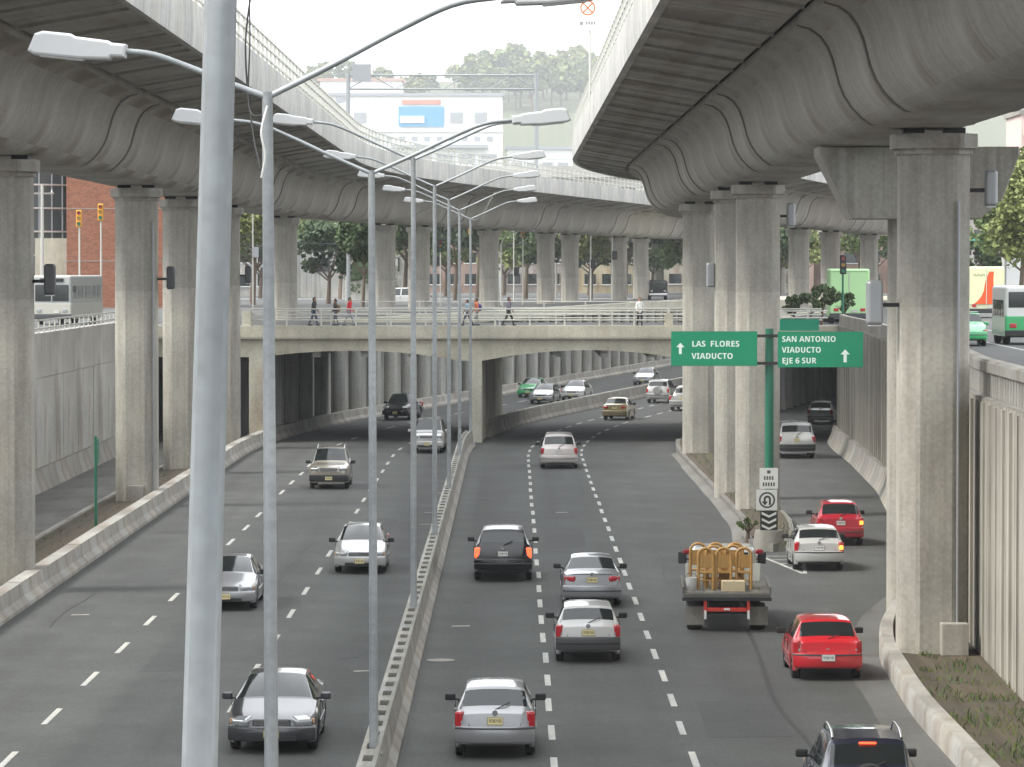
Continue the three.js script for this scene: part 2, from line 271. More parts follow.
{
  const kerbX = (d) => 8.75 + 0.45 * smooth(80, 98, d) + 3.3 * Math.pow(clamp((d - 93) / 22), 1.6);
  const pl = structGroup('planter_bed');
  const A = [], B = []; for (let d = -60; d <= 114; d += 3) { A.push(R2(kerbX(d) + 0.3, d)); B.push(R2(wallRX(d) - 0.05, d)); }
  part('soil', slab([...A, ...B.reverse()], -0.1, 0.42), M.soil, pl);
  for (let d = 58; d < 116; d += 2) part('kerb_stone', prism([[-0.02, -0.1], [0.36, -0.1], [0.34, 0.52], [0.04, 0.52], [-0.02, 0.4]], kerbX, d + 0.01, d + 1.99, 3, 0.6), M.barrier[Math.floor(rnd() * 3)], pl);
  part('gutter_slab', strip((d) => kerbX(d) - 0.75 - 0.25 * fbm(0.7, d / 128, 4, 40, 411, 2), (d) => kerbX(d) - 0.01, 60, 114, 0.006, 60), M.gutter, pl);
  // blades of grass and weeds
  const bl = new THREE.BufferGeometry(); bl.setAttribute('position', new THREE.Float32BufferAttribute([-0.012, 0, 0, 0.012, 0, 0, 0.03, 0.16, 0.02, -0.012, 0, 0, 0.03, 0.16, 0.02, 0.02, 0.16, 0.02], 3)); bl.computeVertexNormals();
  const spots = []; for (let k = 0; k < 5200; k++) { const d = rr(62, 111), x = rr(kerbX(d) + 0.34, wallRX(d) - 0.06); const dens = fbm(x / 16, d / 128, 24, 160, 171, 3); const want = d < 84 ? 0.44 : 0.56; if (dens > want && !(Math.abs(x - 10.3) < 0.9 && Math.abs(d - 93) < 1) && !(Math.abs(x - 11.3) < 0.9 && Math.abs(d - 107) < 1)) spots.push([x, 0.42, -d]); }
  for (let k = 0; k < 1500; k++) { const d = rr(128, 206), s = rnd() < 0.6; if (s) spots.push([cxI(d) + rr(-0.7, 0.7), 0.33, -d]); }
  for (let k = 0; k < 2500; k++) { const d = rr(75, 200), x = rr(-16.6, -14.7); if (fbm(x / 16 + 1, d / 128, 24, 160, 181, 3) > 0.55) spots.push([x, 0.22, -d]); }
  function cxI(d) { return 9.72 + off(d); }
  const im = new THREE.InstancedMesh(bl, std({ color: lin(1, 1, 1), roughness: 0.9 }), spots.length), q = new THREE.Object3D();
  spots.forEach((p, i) => { q.position.set(...p); q.rotation.set(rr(-0.5, 0.5), rr(0, 6.28), rr(-0.5, 0.5)); const s = rr(0.3, 0.95); q.scale.set(s * 1.6, s, s); q.updateMatrix(); im.setMatrixAt(i, q.matrix); const t = rnd(); im.setColorAt(i, lin(lerp(0.05, 0.13, t), lerp(0.12, 0.14, t), 0.035)); });
  im.name = 'grass'; im.userData = { kind: 'stuff', label: 'thin green and dry grass on the planting beds', category: 'grass' }; finish(im); scene.add(im);
}

// ------------------------------------------------------------------ elevated decks
const girderHalf = [[0, 13.2], [1.0, 13.2], [1.22, 13.28], [1.45, 13.44], [1.68, 13.68], [1.86, 13.96], [1.98, 14.25], [2.06, 14.55], [2.14, 14.85], [2.26, 15.14], [2.44, 15.4], [2.7, 15.58], [3.02, 15.66], [3.02, 15.9], [0, 15.9]];
const seal = girderHalf.map(([x, y]) => [x && x + (y < 15.6 && y > 13.21 ? 0.04 : 0), y > 13.21 && y < 15.7 ? y - 0.02 : y + (y < 13.21 ? 0.02 : 0)]); const sealSec = [...seal, ...seal.slice(1, -1).reverse().map(([x, y]) => [-x, y])];
const girderSec = [...girderHalf, ...girderHalf.slice(1, -1).reverse().map(([x, y]) => [-x, y])];
function buildDeck(cx, label, dEnd) {
  const deck = thing('elevated_road', label, 'viaduct');
  let d = -40, k = 0;
  while (d < dEnd) { const len = k % 2 ? 8 : 36; const e = Math.min(dEnd, d + len);
    if (k) part('joint_seal', prism(sealSec, cx, d - 0.14, d + 0.14, 1, 0.6), M.seal, deck);
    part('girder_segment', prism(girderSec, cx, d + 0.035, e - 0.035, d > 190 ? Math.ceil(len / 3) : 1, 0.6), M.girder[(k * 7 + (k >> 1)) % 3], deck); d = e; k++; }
  for (const s of [-1, 1]) {
    for (let d = 40; d < dEnd; ) { const len = d < 260 ? 2.55 : 5.1, g = 0.03 + (rnd() < 0.25 ? 0.03 : 0);
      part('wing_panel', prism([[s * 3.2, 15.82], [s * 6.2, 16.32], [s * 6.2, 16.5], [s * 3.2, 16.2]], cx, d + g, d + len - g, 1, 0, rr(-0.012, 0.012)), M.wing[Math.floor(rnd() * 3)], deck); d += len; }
    for (let d = 44; d < dEnd; d += [5.1, 7.65, 2.55, 10.2, 7.65][Math.floor(rnd() * 5)]) part('drop_rib', prism([[s * 3.2, 15.73], [s * 6.1, 16.23], [s * 6.1, 16.35], [s * 3.2, 15.86]], cx, d - 0.1, d + 0.1, 1, 0), M.wing[2], deck);
    for (let d = 10; d < dEnd; d += 5) {
      const e = Math.min(dEnd, d + 5), mt = M.parapet[Math.floor(rnd() * 3)], n = d > 190 ? 3 : 1;
      part('parapet_panel', prism([[s * 6.12, 16.2], [s * 6.36, 16.2], [s * 6.4, 16.7], [s * 6.36, 17.55], [s * 6.16, 17.55], [s * 6.12, 16.9]], cx, d + 0.02, e - 0.02, n, 0.4), mt, deck);
      const gs = [], step = 2.5;
      for (const y of [17.78, 18.18, 18.56]) gs.push(prism([[s * 6.22, y - 0.035], [s * 6.3, y - 0.035], [s * 6.3, y + 0.035], [s * 6.22, y + 0.035]], cx, d, e, n, 0));
      for (let q = d + 0.25; q < e; q += step) gs.push(box(0.12, 1.05, 0.12, cx(q) + s * 6.26, 18.05, -q));
      part('railing', uvm(merge(gs)), M.rail, deck);
    }
  }
  part('road_slab', prism([[-6.15, 16.52], [6.15, 16.52], [6.15, 16.75], [-6.15, 16.75]], cx, -40, dEnd, 80, 0), M.street, deck);
  return deck;
}
buildDeck(deckL, 'long grey elevated road deck sweeping from upper left to the middle', 470);
buildDeck(deckR, 'elevated road deck overhead on the right, bright edge, ribbed dark underside', 440);

// ------------------------------------------------------------------ columns
const colShape = (w, c) => { const h = w / 2, r = 0.06; const p = [[-h + c, -h], [h - c, -h], [h, -h + c], [h, h - c], [h - c, h], [-h + c, h], [-h, h - c], [-h, -h + c]]; const out = []; p.forEach((q, i) => { const a = p[(i + 7) % 8], b = p[(i + 1) % 8]; const la = Math.hypot(a[0] - q[0], a[1] - q[1]), lb = Math.hypot(b[0] - q[0], b[1] - q[1]); out.push([q[0] + (a[0] - q[0]) / la * r, q[1] + (a[1] - q[1]) / la * r], [q[0] + (b[0] - q[0]) / lb * r, q[1] + (b[1] - q[1]) / lb * r]); }); return out; };
const vsolid = (pts, y0, y1) => { const g = new THREE.ExtrudeGeometry(poly(pts), { depth: y1 - y0, bevelEnabled: false }); g.rotateX(-Math.PI / 2); g.translate(0, y0, 0); return uvm(g); };
function column(x, d, y0, label, o = {}) {
  const top = o.top || 12.56, w = o.w || 1.7, t = thing('viaduct_column', label, 'column', x, y0, -d, 0, 'concrete columns of the elevated roads');
  const H = top - y0, pb = clamp((o.paint || 8.85) - y0, 0.5, H - 0.5);
  part('painted_shaft', vsolid(colShape(w, 0.4), -0.3, pb), M.columnPaint, t);
  part('shaft', vsolid(colShape(w - 0.006, 0.4), pb, H), M.column, t);
  if (!o.top) {
    part('capital', merge([vsolid(colShape(w + 0.12, 0.42), H, H + 0.14), vsolid(colShape(w + 0.34, 0.42), H + 0.14, H + 0.5)]), M.capital, t);
    for (const sx of [-0.5, 0.5]) part('bearing_pad', box(0.5, 13.22 - top - 0.5, 0.6, sx, H + 0.5 + (13.22 - top - 0.5) / 2, 0), M.black, t);
  }
  return t;
}
const Lc = (d, y, l, o) => column(deckL(d), d, y, l, o), Rc = (d, y, l, o) => column(deckR(d), d, y, l, o);
column(-15.35, 115, 0.2, 'grey concrete column cut by the left edge of the photo');
const colB = column(-15.4, 156, 0.2, 'broad grey column with a small concrete box at its foot, left verge');
column(-15.75, 181, 0.2, 'concrete column right behind the broad one on the left verge');
column(-15.6, 206, 0.2, 'dark column beside the left end of the bridge, half hidden by lamp post');
Lc(248, STREET, 'cream lit column just past the left end of the bridge railing');
Lc(290, STREET, 'column behind the bridge railing, left one of the second lit pair');
Lc(303, STREET, 'column behind the bridge railing, right one of the second lit pair');
Lc(333, STREET, 'single column behind the middle of the bridge railing, with dark stain pipe');
Lc(362, STREET, 'left one of the pair of distant columns right of the traffic lights');
Lc(376, STREET, 'right one of the pair of distant columns right of the traffic lights');
Lc(408, STREET, 'distant lit column above the person in a white shirt');
Lc(424, STREET, 'thin distant grey column farthest along the left elevated road');
const colN = column(10.3, 93, 0.42, 'huge pale column in the right foreground beside the grass bed');
const colN2 = column(11.45, 107, 0.42, 'column carrying the wide hammerhead beam, behind the huge right column', { top: 11.2 });
column(9.7, 150, 0.3, 'column on the island directly behind the green sign post');
column(9.45, 161, 0.3, 'narrow looking column just left of the one behind the sign post');
column(9.62, 195, 0.3, 'farthest island column, behind the left green sign panel');
Rc(322, STREET, 'left one of three far columns above the planted wall at right');
Rc(345, STREET, 'middle one of three far columns above the planted wall at right');
Rc(378, STREET, 'right one of three far columns above the planted wall at right');
part('service_box', uvm(rbox(0.62, 0.72, 0.4, 0.05, 0.36, 1.06, 0.02)), M.barrier[1], colB);
part('service_box', uvm(rbox(0.66, 0.78, 0.45, 0.42, 0.39, 1.1, 0.02)), M.columnPaint, colN);
part('conduit', bar([0.52, 0, 0.88], [0.52, 11, 0.88], 0.035), M.fixture, colN);
part('conduit', bar([0.75, 0, 0.7], [0.75, 11.5, 0.7], 0.04), M.fixture, colB);
{ // hammerhead cap
  const sh = poly([[-2.75, 13.15], [-2.75, 12.95], [-1.85, 11.2], [1.7, 11.2], [2.3, 11.75], [2.75, 12.95], [2.75, 13.15]]);
  const g = new THREE.ExtrudeGeometry(sh, { depth: 2.0, bevelEnabled: true, bevelSize: 0.03, bevelThickness: 0.03, bevelSegments: 1 }); g.translate(-0.1, -0.42, -1.0);
  part('hammerhead_beam', uvm(g), M.column, colN2);
}
function floodlight(x, y, d, label, s = 1, dark = false, side = 1) {
  const t = thing('floodlight', label, 'floodlight', x, y, -d, 0, 'up and down floodlights bracketed to the columns');
  const m = dark ? M.fixtureDark : M.fixture;
  part('housing', rbox(0.36 * s, 1.0 * s, 0.42 * s, 0, 0, 0, 0.1, 3), m, t);
  part('lens', rbox(0.28 * s, 0.03, 0.32 * s, 0, -0.505 * s, 0, 0.01), M.lampGlass, t);
  part('bracket', box(0.5, 0.1, 0.1, -side * 0.35, -0.05, 0), M.black, t);
}
floodlight(-13.98, 9.45, 115, 'dark floodlight box on the column at the left edge', 0.95, true);
floodlight(-14.0, 9.4, 156, 'dark floodlight box on the broad left column with the foot box', 0.95, true);
floodlight(-14.3, 9.45, 206, 'dark floodlight on the column beside the bridge end', 0.95, true);
floodlight(11.7, 11.75, 93, 'grey floodlight high on the right side of the huge column', 0.9);
floodlight(8.85, 8.95, 92.8, 'big grey floodlight on the left side of the huge column', 1.1, false, -1);
floodlight(11.0, 11.9, 150, 'grey floodlight high on the right of the sign post column', 0.95);
floodlight(8.42, 9.5, 161, 'grey floodlight low on the left of the narrow looking column', 1.05, false, -1);
floodlight(10.75, 10.0, 195, 'grey floodlight on the farthest island column', 1.1);

// ------------------------------------------------------------------ retaining walls, arcades, tunnel mouths
function wallThing(name, label, cx, d0, d1, len, secFn, mats, copeSec) {
  const w = thing(name, label, 'wall'); let k = 0;
  for (let d = d0; d < d1 - 0.01; d += len) { const e = Math.min(d1, d + len);
    part('wall_panel', prism(secFn(k), cx, d + 0.012, e - 0.012, 3, 0), mats[Math.floor(rnd() * mats.length)], w);
    if (copeSec) part('coping', prism(copeSec, cx, d + 0.01, e - 0.01, 3, 0), M.kerb, w); k++; }
  return w;
}
{ // left wall of the service lane
  const w = wallThing('retaining_wall', 'tall grey concrete retaining wall behind the left columns', () => -21.0, 40, 213, 4.3, () => { const j = rr(0, 0.03); return [[-0.5, -0.2], [j, -0.2], [j, 4.9], [-0.5, 4.9]]; }, M.wallGrey, null);
  for (let d = 40; d < 213; d += 12.9) part('upper_band', prism([[-0.5, 4.92], [0.06, 4.92], [0.06, 6.9], [-0.5, 6.9]], () => -21.0, d + 0.02, Math.min(213, d + 12.9) - 0.02, 1, 0), M.wallGrey[1], w);
  for (let d = 100; d < 212; d += 6) part('wall_foot', prism([[0.04, -0.1], [0.5, -0.1], [0.3, 0.55], [0.22, 0.95], [0.04, 0.95]], () => -21.0, d + 0.02, d + 5.98, 1, 0.3), M.barrier[Math.floor(rnd() * 3)], w);
  const rl = thing('street_railing', 'low lattice railing on top of the left retaining wall', 'railing');
  for (let d = 100; d < 212; d += 4) { const gs = []; for (const y of [7.08, 7.45]) gs.push(box(0.06, 0.07, 4, -21.2, y, -d - 2)); for (let q = 0.2; q < 4; q += 2) gs.push(box(0.06, 0.6, 0.08, -21.2, 7.16, -d - q)); part('railing_bay', merge(gs), M.rail, rl); }
}
{ // right wall
  const w = wallThing('retaining_wall', 'right retaining wall of rough vertical boards with a balustrade above', wallRX, 20, 213, 2.4, () => { const j = rr(-0.02, 0.02); return [[j, -0.2], [0.6, -0.2], [0.6, 6.62], [j, 6.62]]; }, M.wall, null);
  // projecting vertical ribs left by the formwork
  for (let d = 66; d < 212; d += 1.6) part('rib', prism([[-0.05, 0.2], [0.02, 0.2], [0.02, 6.55], [-0.05, 6.55]], wallRX, d, d + 0.32 + rr(0, 0.3), 1, 0), M.wall[Math.floor(rnd() * 3)], w);
  for (let d = 118; d < 212; d += 4) part('wall_foot', prism([[-0.62, -0.1], [0, -0.1], [0, 0.95], [-0.22, 0.95], [-0.34, 0.5]], wallRX, d + 0.015, d + 3.985, 2, 0.3), M.barrier[Math.floor(rnd() * 3)], w);
  const b = thing('balustrade', 'concrete balustrade with stout balusters along the right street', 'balustrade');
  for (let d = 66; d < 118; d += 0.62) part('baluster', uvm(rbox(0.2, 0.62, 0.22, wallRX(d) + 0.3, 6.96, -d, 0.03, 1)), M.barrier[Math.floor(rnd() * 3)], b);
  for (let d = 66; d < 118; d += 4) { part('top_rail', prism([[0.12, 7.27], [0.5, 7.27], [0.5, 7.5], [0.44, 7.56], [0.18, 7.56], [0.12, 7.5]], wallRX, d + 0.01, d + 3.99, 2, 0), M.barrier[2], b); part('plinth', prism([[0.02, 6.625], [0.58, 6.625], [0.58, 6.66], [0.02, 6.66]], wallRX, d, d + 3.99, 2, 0), M.kerb, b); }
  const b2 = thing('street_parapet', 'plain concrete parapet on the wall over the slip road', 'parapet');
  for (let d = 118; d < 212; d += 4) part('parapet_panel', prism([[0.1, 6.625], [0.4, 6.625], [0.38, 7.2], [0.12, 7.2]], wallRX, d + 0.02, d + 3.98, 2, 0), M.barrier[Math.floor(rnd() * 3)], b2);
}
function arcade(label, x, side, d0, d1, step, roofLabel) { // row of round posts in front of a recessed wall
  const w = thing('pile_wall', label, 'wall');
  part('back_wall', prism([[0, -0.1], [0.3, -0.1], [0.3, 5.85], [0, 5.85]], roadX(x + side * 1.6), d0, d1, 40, 0), M.pile, w);
  for (let d = d0 + 1; d < d1; d += step) { const g = cyl(0.46, 0.46, d < 239 ? 5.9 : 6.35, x + off(d), -0.05, -d, 16); part('pile', uvm(g), M.pile, w); }
  part('coping_beam', prism([[-0.55, 5.75], [0.55, 5.75], [0.55, STREET + 0.12], [-0.55, STREET + 0.12]], roadX(x), 239, d1, 40, 0), M.cream, w);
  return w;
}
arcade('wall of round grey piles beyond the bridge, left side of the sunken road', -15.0, -1, 215.5, 418, 5.2);
arcade('dark wall of round piles inside the slip road tunnel', 10.9, -1, 215.5, 418, 4.2);
{
  const w = thing('tunnel_wall', 'plain right wall inside the dark slip road tunnel', 'wall');
  part('wall_panel', prism([[0, -0.1], [0.5, -0.1], [0.5, 6.3], [0, 6.3]], wallRX, 213.3, 418, 50, 0), M.pile, w);
  const e = thing('tunnel_wall', 'dark end wall of the service lane under the bridge at left', 'wall');
  part('wall_panel', uvm(box(12, 7, 0.4, -20, 2.9, -247)), M.pile, e);
  part('wall_panel', uvm(box(0.4, 7, 36, -21.4, 2.9, -231)), M.pile, e);
  const t = thing('road_cover', 'distant concrete slab roofing the sunken road far ahead', 'road cover');
  part('cover_beam', prism([[-15, 4.9], [11, 4.9], [11, STREET + 0.15], [-15, STREET + 0.15]], roadX(0), 392, 440, 8, 0), M.cream, t);
  part('end_wall', uvm(box(60, 6.3, 0.5, 45, 3.1, -468)), M.pile, t);
  part('side_wall', prism([[-15.3, 0], [-14.9, 0], [-14.9, 6.3], [-15.3, 6.3]], roadX(0), 418, 468, 8, 0), M.pile, t);
}
// ------------------------------------------------------------------ barriers
{
  const b = thing('jersey_barrier', 'low pale concrete barrier along the far left edge of the oncoming lanes', 'barrier');
  for (let d = 60; d < 418; d += 5) part('barrier_block', prism([[-0.5, -0.1], [0.28, -0.1], [0.28, 0.12], [0.12, 0.3], [0.06, 0.7], [-0.38, 0.7], [-0.42, 0.3], [-0.5, 0.12]], roadX(-14.28), d + 0.02 + rr(0, 0.02), d + 4.98, d > 195 ? 3 : 1, 0.3, rr(-0.015, 0.015)), M.barrier[Math.floor(rnd() * 3)], b);
}
{
  const b = thing('median_barrier', 'concrete median wall topped with pale blocks, carrying the lamp posts', 'barrier');
  for (let d = 10; d < 392; d += 6) if (!(d > 206 && d < 219)) part('barrier_block', prism([[-0.36, -0.1], [0.34, -0.1], [0.34, 0.1], [0.2, 0.3], [0.15, 0.8], [-0.15, 0.8], [-0.2, 0.3], [-0.36, 0.1]], medianX, d + 0.015, d + 5.985, d < 45 || d > 190 ? 4 : 1, 0.3), M.barrier[1], b);
  for (let d = 60; d < 207; d += 1.75) { const y = 0.802; // pale capping frames with dark openings between the cross blocks
    part('cap_block', merge([prism([[-0.17, y], [-0.09, y], [-0.09, y + 0.16], [-0.17, y + 0.16]], medianX, d + 0.9, d + 1.745, 1, 0), prism([[0.09, y], [0.17, y], [0.17, y + 0.16], [0.09, y + 0.16]], medianX, d + 0.9, d + 1.745, 1, 0), prism([[-0.17, y], [0.17, y], [0.17, y + 0.16], [-0.17, y + 0.16]], medianX, d, d + 0.9, 1, 0)]), rnd() < 0.6 ? M.cap : M.cap2, b);
    }
  part('recess_bed', prism([[-0.088, 0.803], [0.088, 0.803], [0.088, 0.81], [-0.088, 0.81]], medianX, 60, 207, 40, 0), M.black, b);
  for (let d = 220; d < 392; d += 6) part('cap_block', prism([[-0.15, 0.802], [0.15, 0.802], [0.15, 0.92], [-0.15, 0.92]], medianX, d, d + 5.9, 2, 0), M.cap, b);
}

// ------------------------------------------------------------------ bridge across the road
{
  const br = thing('road_bridge', 'cream concrete road bridge crossing over the sunken road with railings', 'bridge');
  const d0 = 213.2, d1 = 238.5;
  const sh = new THREE.Shape(); sh.moveTo(-21.3, 5.98); sh.lineTo(18.4, 5.98); sh.lineTo(18.4, 4.75);
  sh.quadraticCurveTo(14.5, 5.35, 10.4, 4.75); sh.lineTo(9.2, 4.75); sh.quadraticCurveTo(4, 5.7, -1.6, 4.6); sh.lineTo(-3.0, 4.6); sh.quadraticCurveTo(-8, 5.6, -14.2, 4.8); sh.lineTo(-21.3, 4.8);
  const gb = new THREE.ExtrudeGeometry(sh, { depth: 0.55, bevelEnabled: false, curveSegments: 24 });
  const g1 = gb.clone(); g1.translate(0, 0, -d0 - 0.7); part('edge_girder', uvm(g1), M.cream, br);
  const g2 = gb.clone(); g2.translate(4, 0, -d1 + 0.1); part('edge_girder', uvm(g2), M.cream, br);
  part('fascia', uvm(box(39.9, 0.62, 0.5, -1.4, 6.245, -d0 + 0.02)), M.cream, br);
  part('ledge', uvm(box(39.8, 0.09, 0.3, -1.4, 5.885, -d0 + 0.1)), M.cream, br);
  part('deck_slab', uvm(box(46, 0.5, d1 - d0 - 0.8, 1.5, 6.14, -(d0 + d1) / 2 - 0.05)), M.street, br);
  for (let x = -12; x < 10; x += 2.7) if (Math.abs(x + 2.4) > 0.8) part('cross_girder', uvm(box(0.45, 1.1, d1 - d0 - 1.4, x + 1, 5.33, -(d0 + d1) / 2)), M.pile, br);
  part('median_pier', prism([[-0.36, -0.1], [0.36, -0.1], [0.36, 4.7], [-0.36, 4.7]], (d) => -2.3 + 0.42 * off(d), d0 + 0.1, d1 - 0.6, 10, 0), M.cream, br);
  part('island_pier', prism([[-0.4, 0], [0.4, 0], [0.4, 4.85], [-0.4, 4.85]], roadX(9.75), d0 + 0.3, d1 - 0.6, 10, 0), M.cream, br);
  part('abutment', prism([[-0.6, -0.1], [0.25, -0.1], [0.25, 4.9], [-0.6, 4.9]], roadX(-14.75), d0 + 0.1, d0 + 1.5, 2, 0), M.cream, br);
  const railing = (z, x0, x1, h, step, nr) => { for (let x = x0; x <= x1; x += step) part('railing_post', box(0.09, h, 0.09, x, STREET + 0.15 + h / 2, -z), M.rail, br); for (let k = 0; k < nr; k++) part('railing_rail', bar([x0, STREET + 0.15 + h - k * h / nr * 0.98, -z], [x1, STREET + 0.15 + h - k * h / nr * 0.98, -z], 0.04, 6), M.rail, br); };
  railing(d0 + 0.12, -14.6, 17.4, 0.95, 1.95, 3); railing(d0 + 3.2, -13.5, 18, 0.8, 3.2, 2); railing(d1 - 0.5, -11, 20, 1.15, 2.6, 3);
  part('sidewalk', uvm(box(39.5, 0.16, 2.6, -1.4, 6.47, -d0 - 1.6)), M.kerb, br);
  part('kerb_pillar', uvm(box(0.5, 1.0, 0.5, -14.9, 6.9, -d0 - 0.1)), M.cream, br); part('kerb_pillar', uvm(box(0.45, 0.75, 0.5, 4.9 + 3.9, 6.9, -d0 - 0.1)), M.cream, br);
}

// ------------------------------------------------------------------ lamp posts on the median
function lampPost(d, x, top, label, lean = 0, lk = 1) {
  const t = thing('lamp_post', label, 'lamp post', x, 0.8, -d, 0, 'double armed lamp posts on the median'), H = top - 0.8;
  const P = (y) => [lean * y, y, 0];
  part('pole', uvm(bar(P(0), P(H), 0.088, 8, 0.06)), M.steel, t);
  part('base_plate', box(0.3, 0.05, 0.3, 0, 0.0, 0), M.steel, t);
  for (const s of [-1, 1]) {
    const [bx, by] = P(H - 0.06);
    const q = s < 0 ? lk : 1, e = 0.99 * q * (q < 1 ? 0.85 : lk < 1 ? 1.13 : 1);
    part('arm', tube([[bx, by, 0], [bx + s * 0.75 * q, by + 0.333 * e, 0], [bx + s * 1.5 * q, by + 0.687 * e, 0], [bx + s * 2.1 * q, by + 0.929 * e, 0], [bx + s * 2.62 * q, by + e, 0]], 0.034, 20, 8), M.steel, t);
    const hx = bx + s * 2.62 * q;
    const prof = poly([[0, -0.045], [0.14, -0.05], [0.16, -0.085], [0.5, -0.11], [0.98, -0.11], [1.02, -0.09], [0.97, 0.07], [0.9, 0.1], [0.6, 0.1], [0.54, 0.075], [0.18, 0.065], [0.14, 0.045], [0, 0.045]]);
    const hg = new THREE.ExtrudeGeometry(prof, { depth: 0.2, bevelEnabled: true, bevelSize: 0.03, bevelThickness: 0.04, bevelSegments: 2 }); hg.translate(0, 0, -0.1); if (s < 0) hg.rotateY(Math.PI); hg.rotateZ(s * 0.1); hg.translate(hx, by + e, 0);
    const head = part('lamp_head', hg, M.lampHead, t);
    const gg = rbox(0.5, 0.05, 0.2, s * 0.68, -0.13, 0, 0.02); gg.rotateZ(s * 0.1); gg.translate(hx, by + e, 0); part('lamp_glass', gg, M.lampGlass, head);
  }
  return t;
}
lampPost(14.7, -1.425, 12.0, 'thick looking grey lamp post nearest the camera, running full height at left', 0.03);
lampPost(42.4, -2.68, 11.76, 'second grey lamp post from the left, its lamp arm crossing the top', -0.004, 0.61);
lampPost(70.2, -2.56, 11.6, 'third lamp post, foot on the median at the bottom edge', -0.003);
lampPost(98.7, -2.56, 12.66, 'fourth lamp post, foot on the median left of the silver hatchback');
lampPost(125.8, -2.56, 12.55, 'fifth lamp post along the median');
lampPost(153, -2.54, 12.58, 'sixth lamp post along the median');
lampPost(181, -2.5, 12.6, 'seventh lamp post along the median');
lampPost(209, -2.28, 12.55, 'eighth and farthest lamp post, in front of the bridge pier');

// ------------------------------------------------------------------ vehicles
const paintMat = (r, g, b, metal = 0.2, rough = 0.32) => new THREE.MeshPhysicalMaterial({ color: lin(r, g, b), metalness: metal, roughness: rough, clearcoat: 1, clearcoatRoughness: 0.06 });
const PAINT = { silver: paintMat(0.27, 0.275, 0.285, 0.45), white: paintMat(0.44, 0.44, 0.425, 0), pearl: paintMat(0.37, 0.37, 0.36, 0.25), black: paintMat(0.012, 0.012, 0.014, 0.1, 0.2), graphite: paintMat(0.035, 0.036, 0.042, 0.3), red: paintMat(0.55, 0.012, 0.022, 0.05), darkRed: paintMat(0.4, 0.012, 0.03, 0.1), gold: paintMat(0.33, 0.27, 0.145, 0.4), champagne: paintMat(0.34, 0.31, 0.255, 0.45), navy: paintMat(0.01, 0.012, 0.028, 0.2), green: paintMat(0.03, 0.36, 0.12, 0), rose: paintMat(0.46, 0.42, 0.4, 0.3) };
PAINT.black.clearcoat = 0.5; PAINT.black.specularIntensity = 0.5;
const plateTex = (bg) => tex(64, 32, null, (u, v) => { const inside = v > 0.3 && v < 0.72 && u > 0.1 && u < 0.9 && (u * 22 % 1) > 0.28 && hash2(Math.floor(u * 22 * 3), Math.floor(v * 9), 19) > 0.35; const b = u < 0.04 || u > 0.96 || v < 0.08 || v > 0.92; const k = inside ? 0.35 : b ? 0.6 : 1; return [bg[0] * k, bg[1] * k, bg[2] * k]; });
const plateMats = [std({ map: plateTex([0.85, 0.8, 0.6]), roughness: 0.5 }), std({ map: plateTex([0.88, 0.88, 0.86]), roughness: 0.5 })];
const wheelG = {};
function wheelGeos(r, w) {
  const k = r + '_' + w; if (wheelG[k]) return wheelG[k];
  const p = [[r * 0.62, -w / 2], [r * 0.9, -w / 2], [r * 0.975, -w / 2 + 0.03], [r, -w / 4], [r, w / 4], [r * 0.975, w / 2 - 0.03], [r * 0.9, w / 2], [r * 0.62, w / 2]].map((q) => new THREE.Vector2(...q));
  const tyre = new THREE.LatheGeometry(p, 24); tyre.rotateZ(Math.PI / 2);
  const gs = []; const d = new THREE.CylinderGeometry(r * 0.63, r * 0.63, w * 0.5, 20); d.rotateZ(Math.PI / 2); gs.push(d);
  for (const s of [-1, 1]) for (let i = 0; i < 5; i++) { const b = box(0.05, r * 0.5, r * 0.17, 0, r * 0.3, 0); b.rotateX(i * Math.PI * 2 / 5); b.translate(s * w * 0.3, 0, 0); gs.push(b); }
  return wheelG[k] = { tyre, rim: merge(gs) };
}
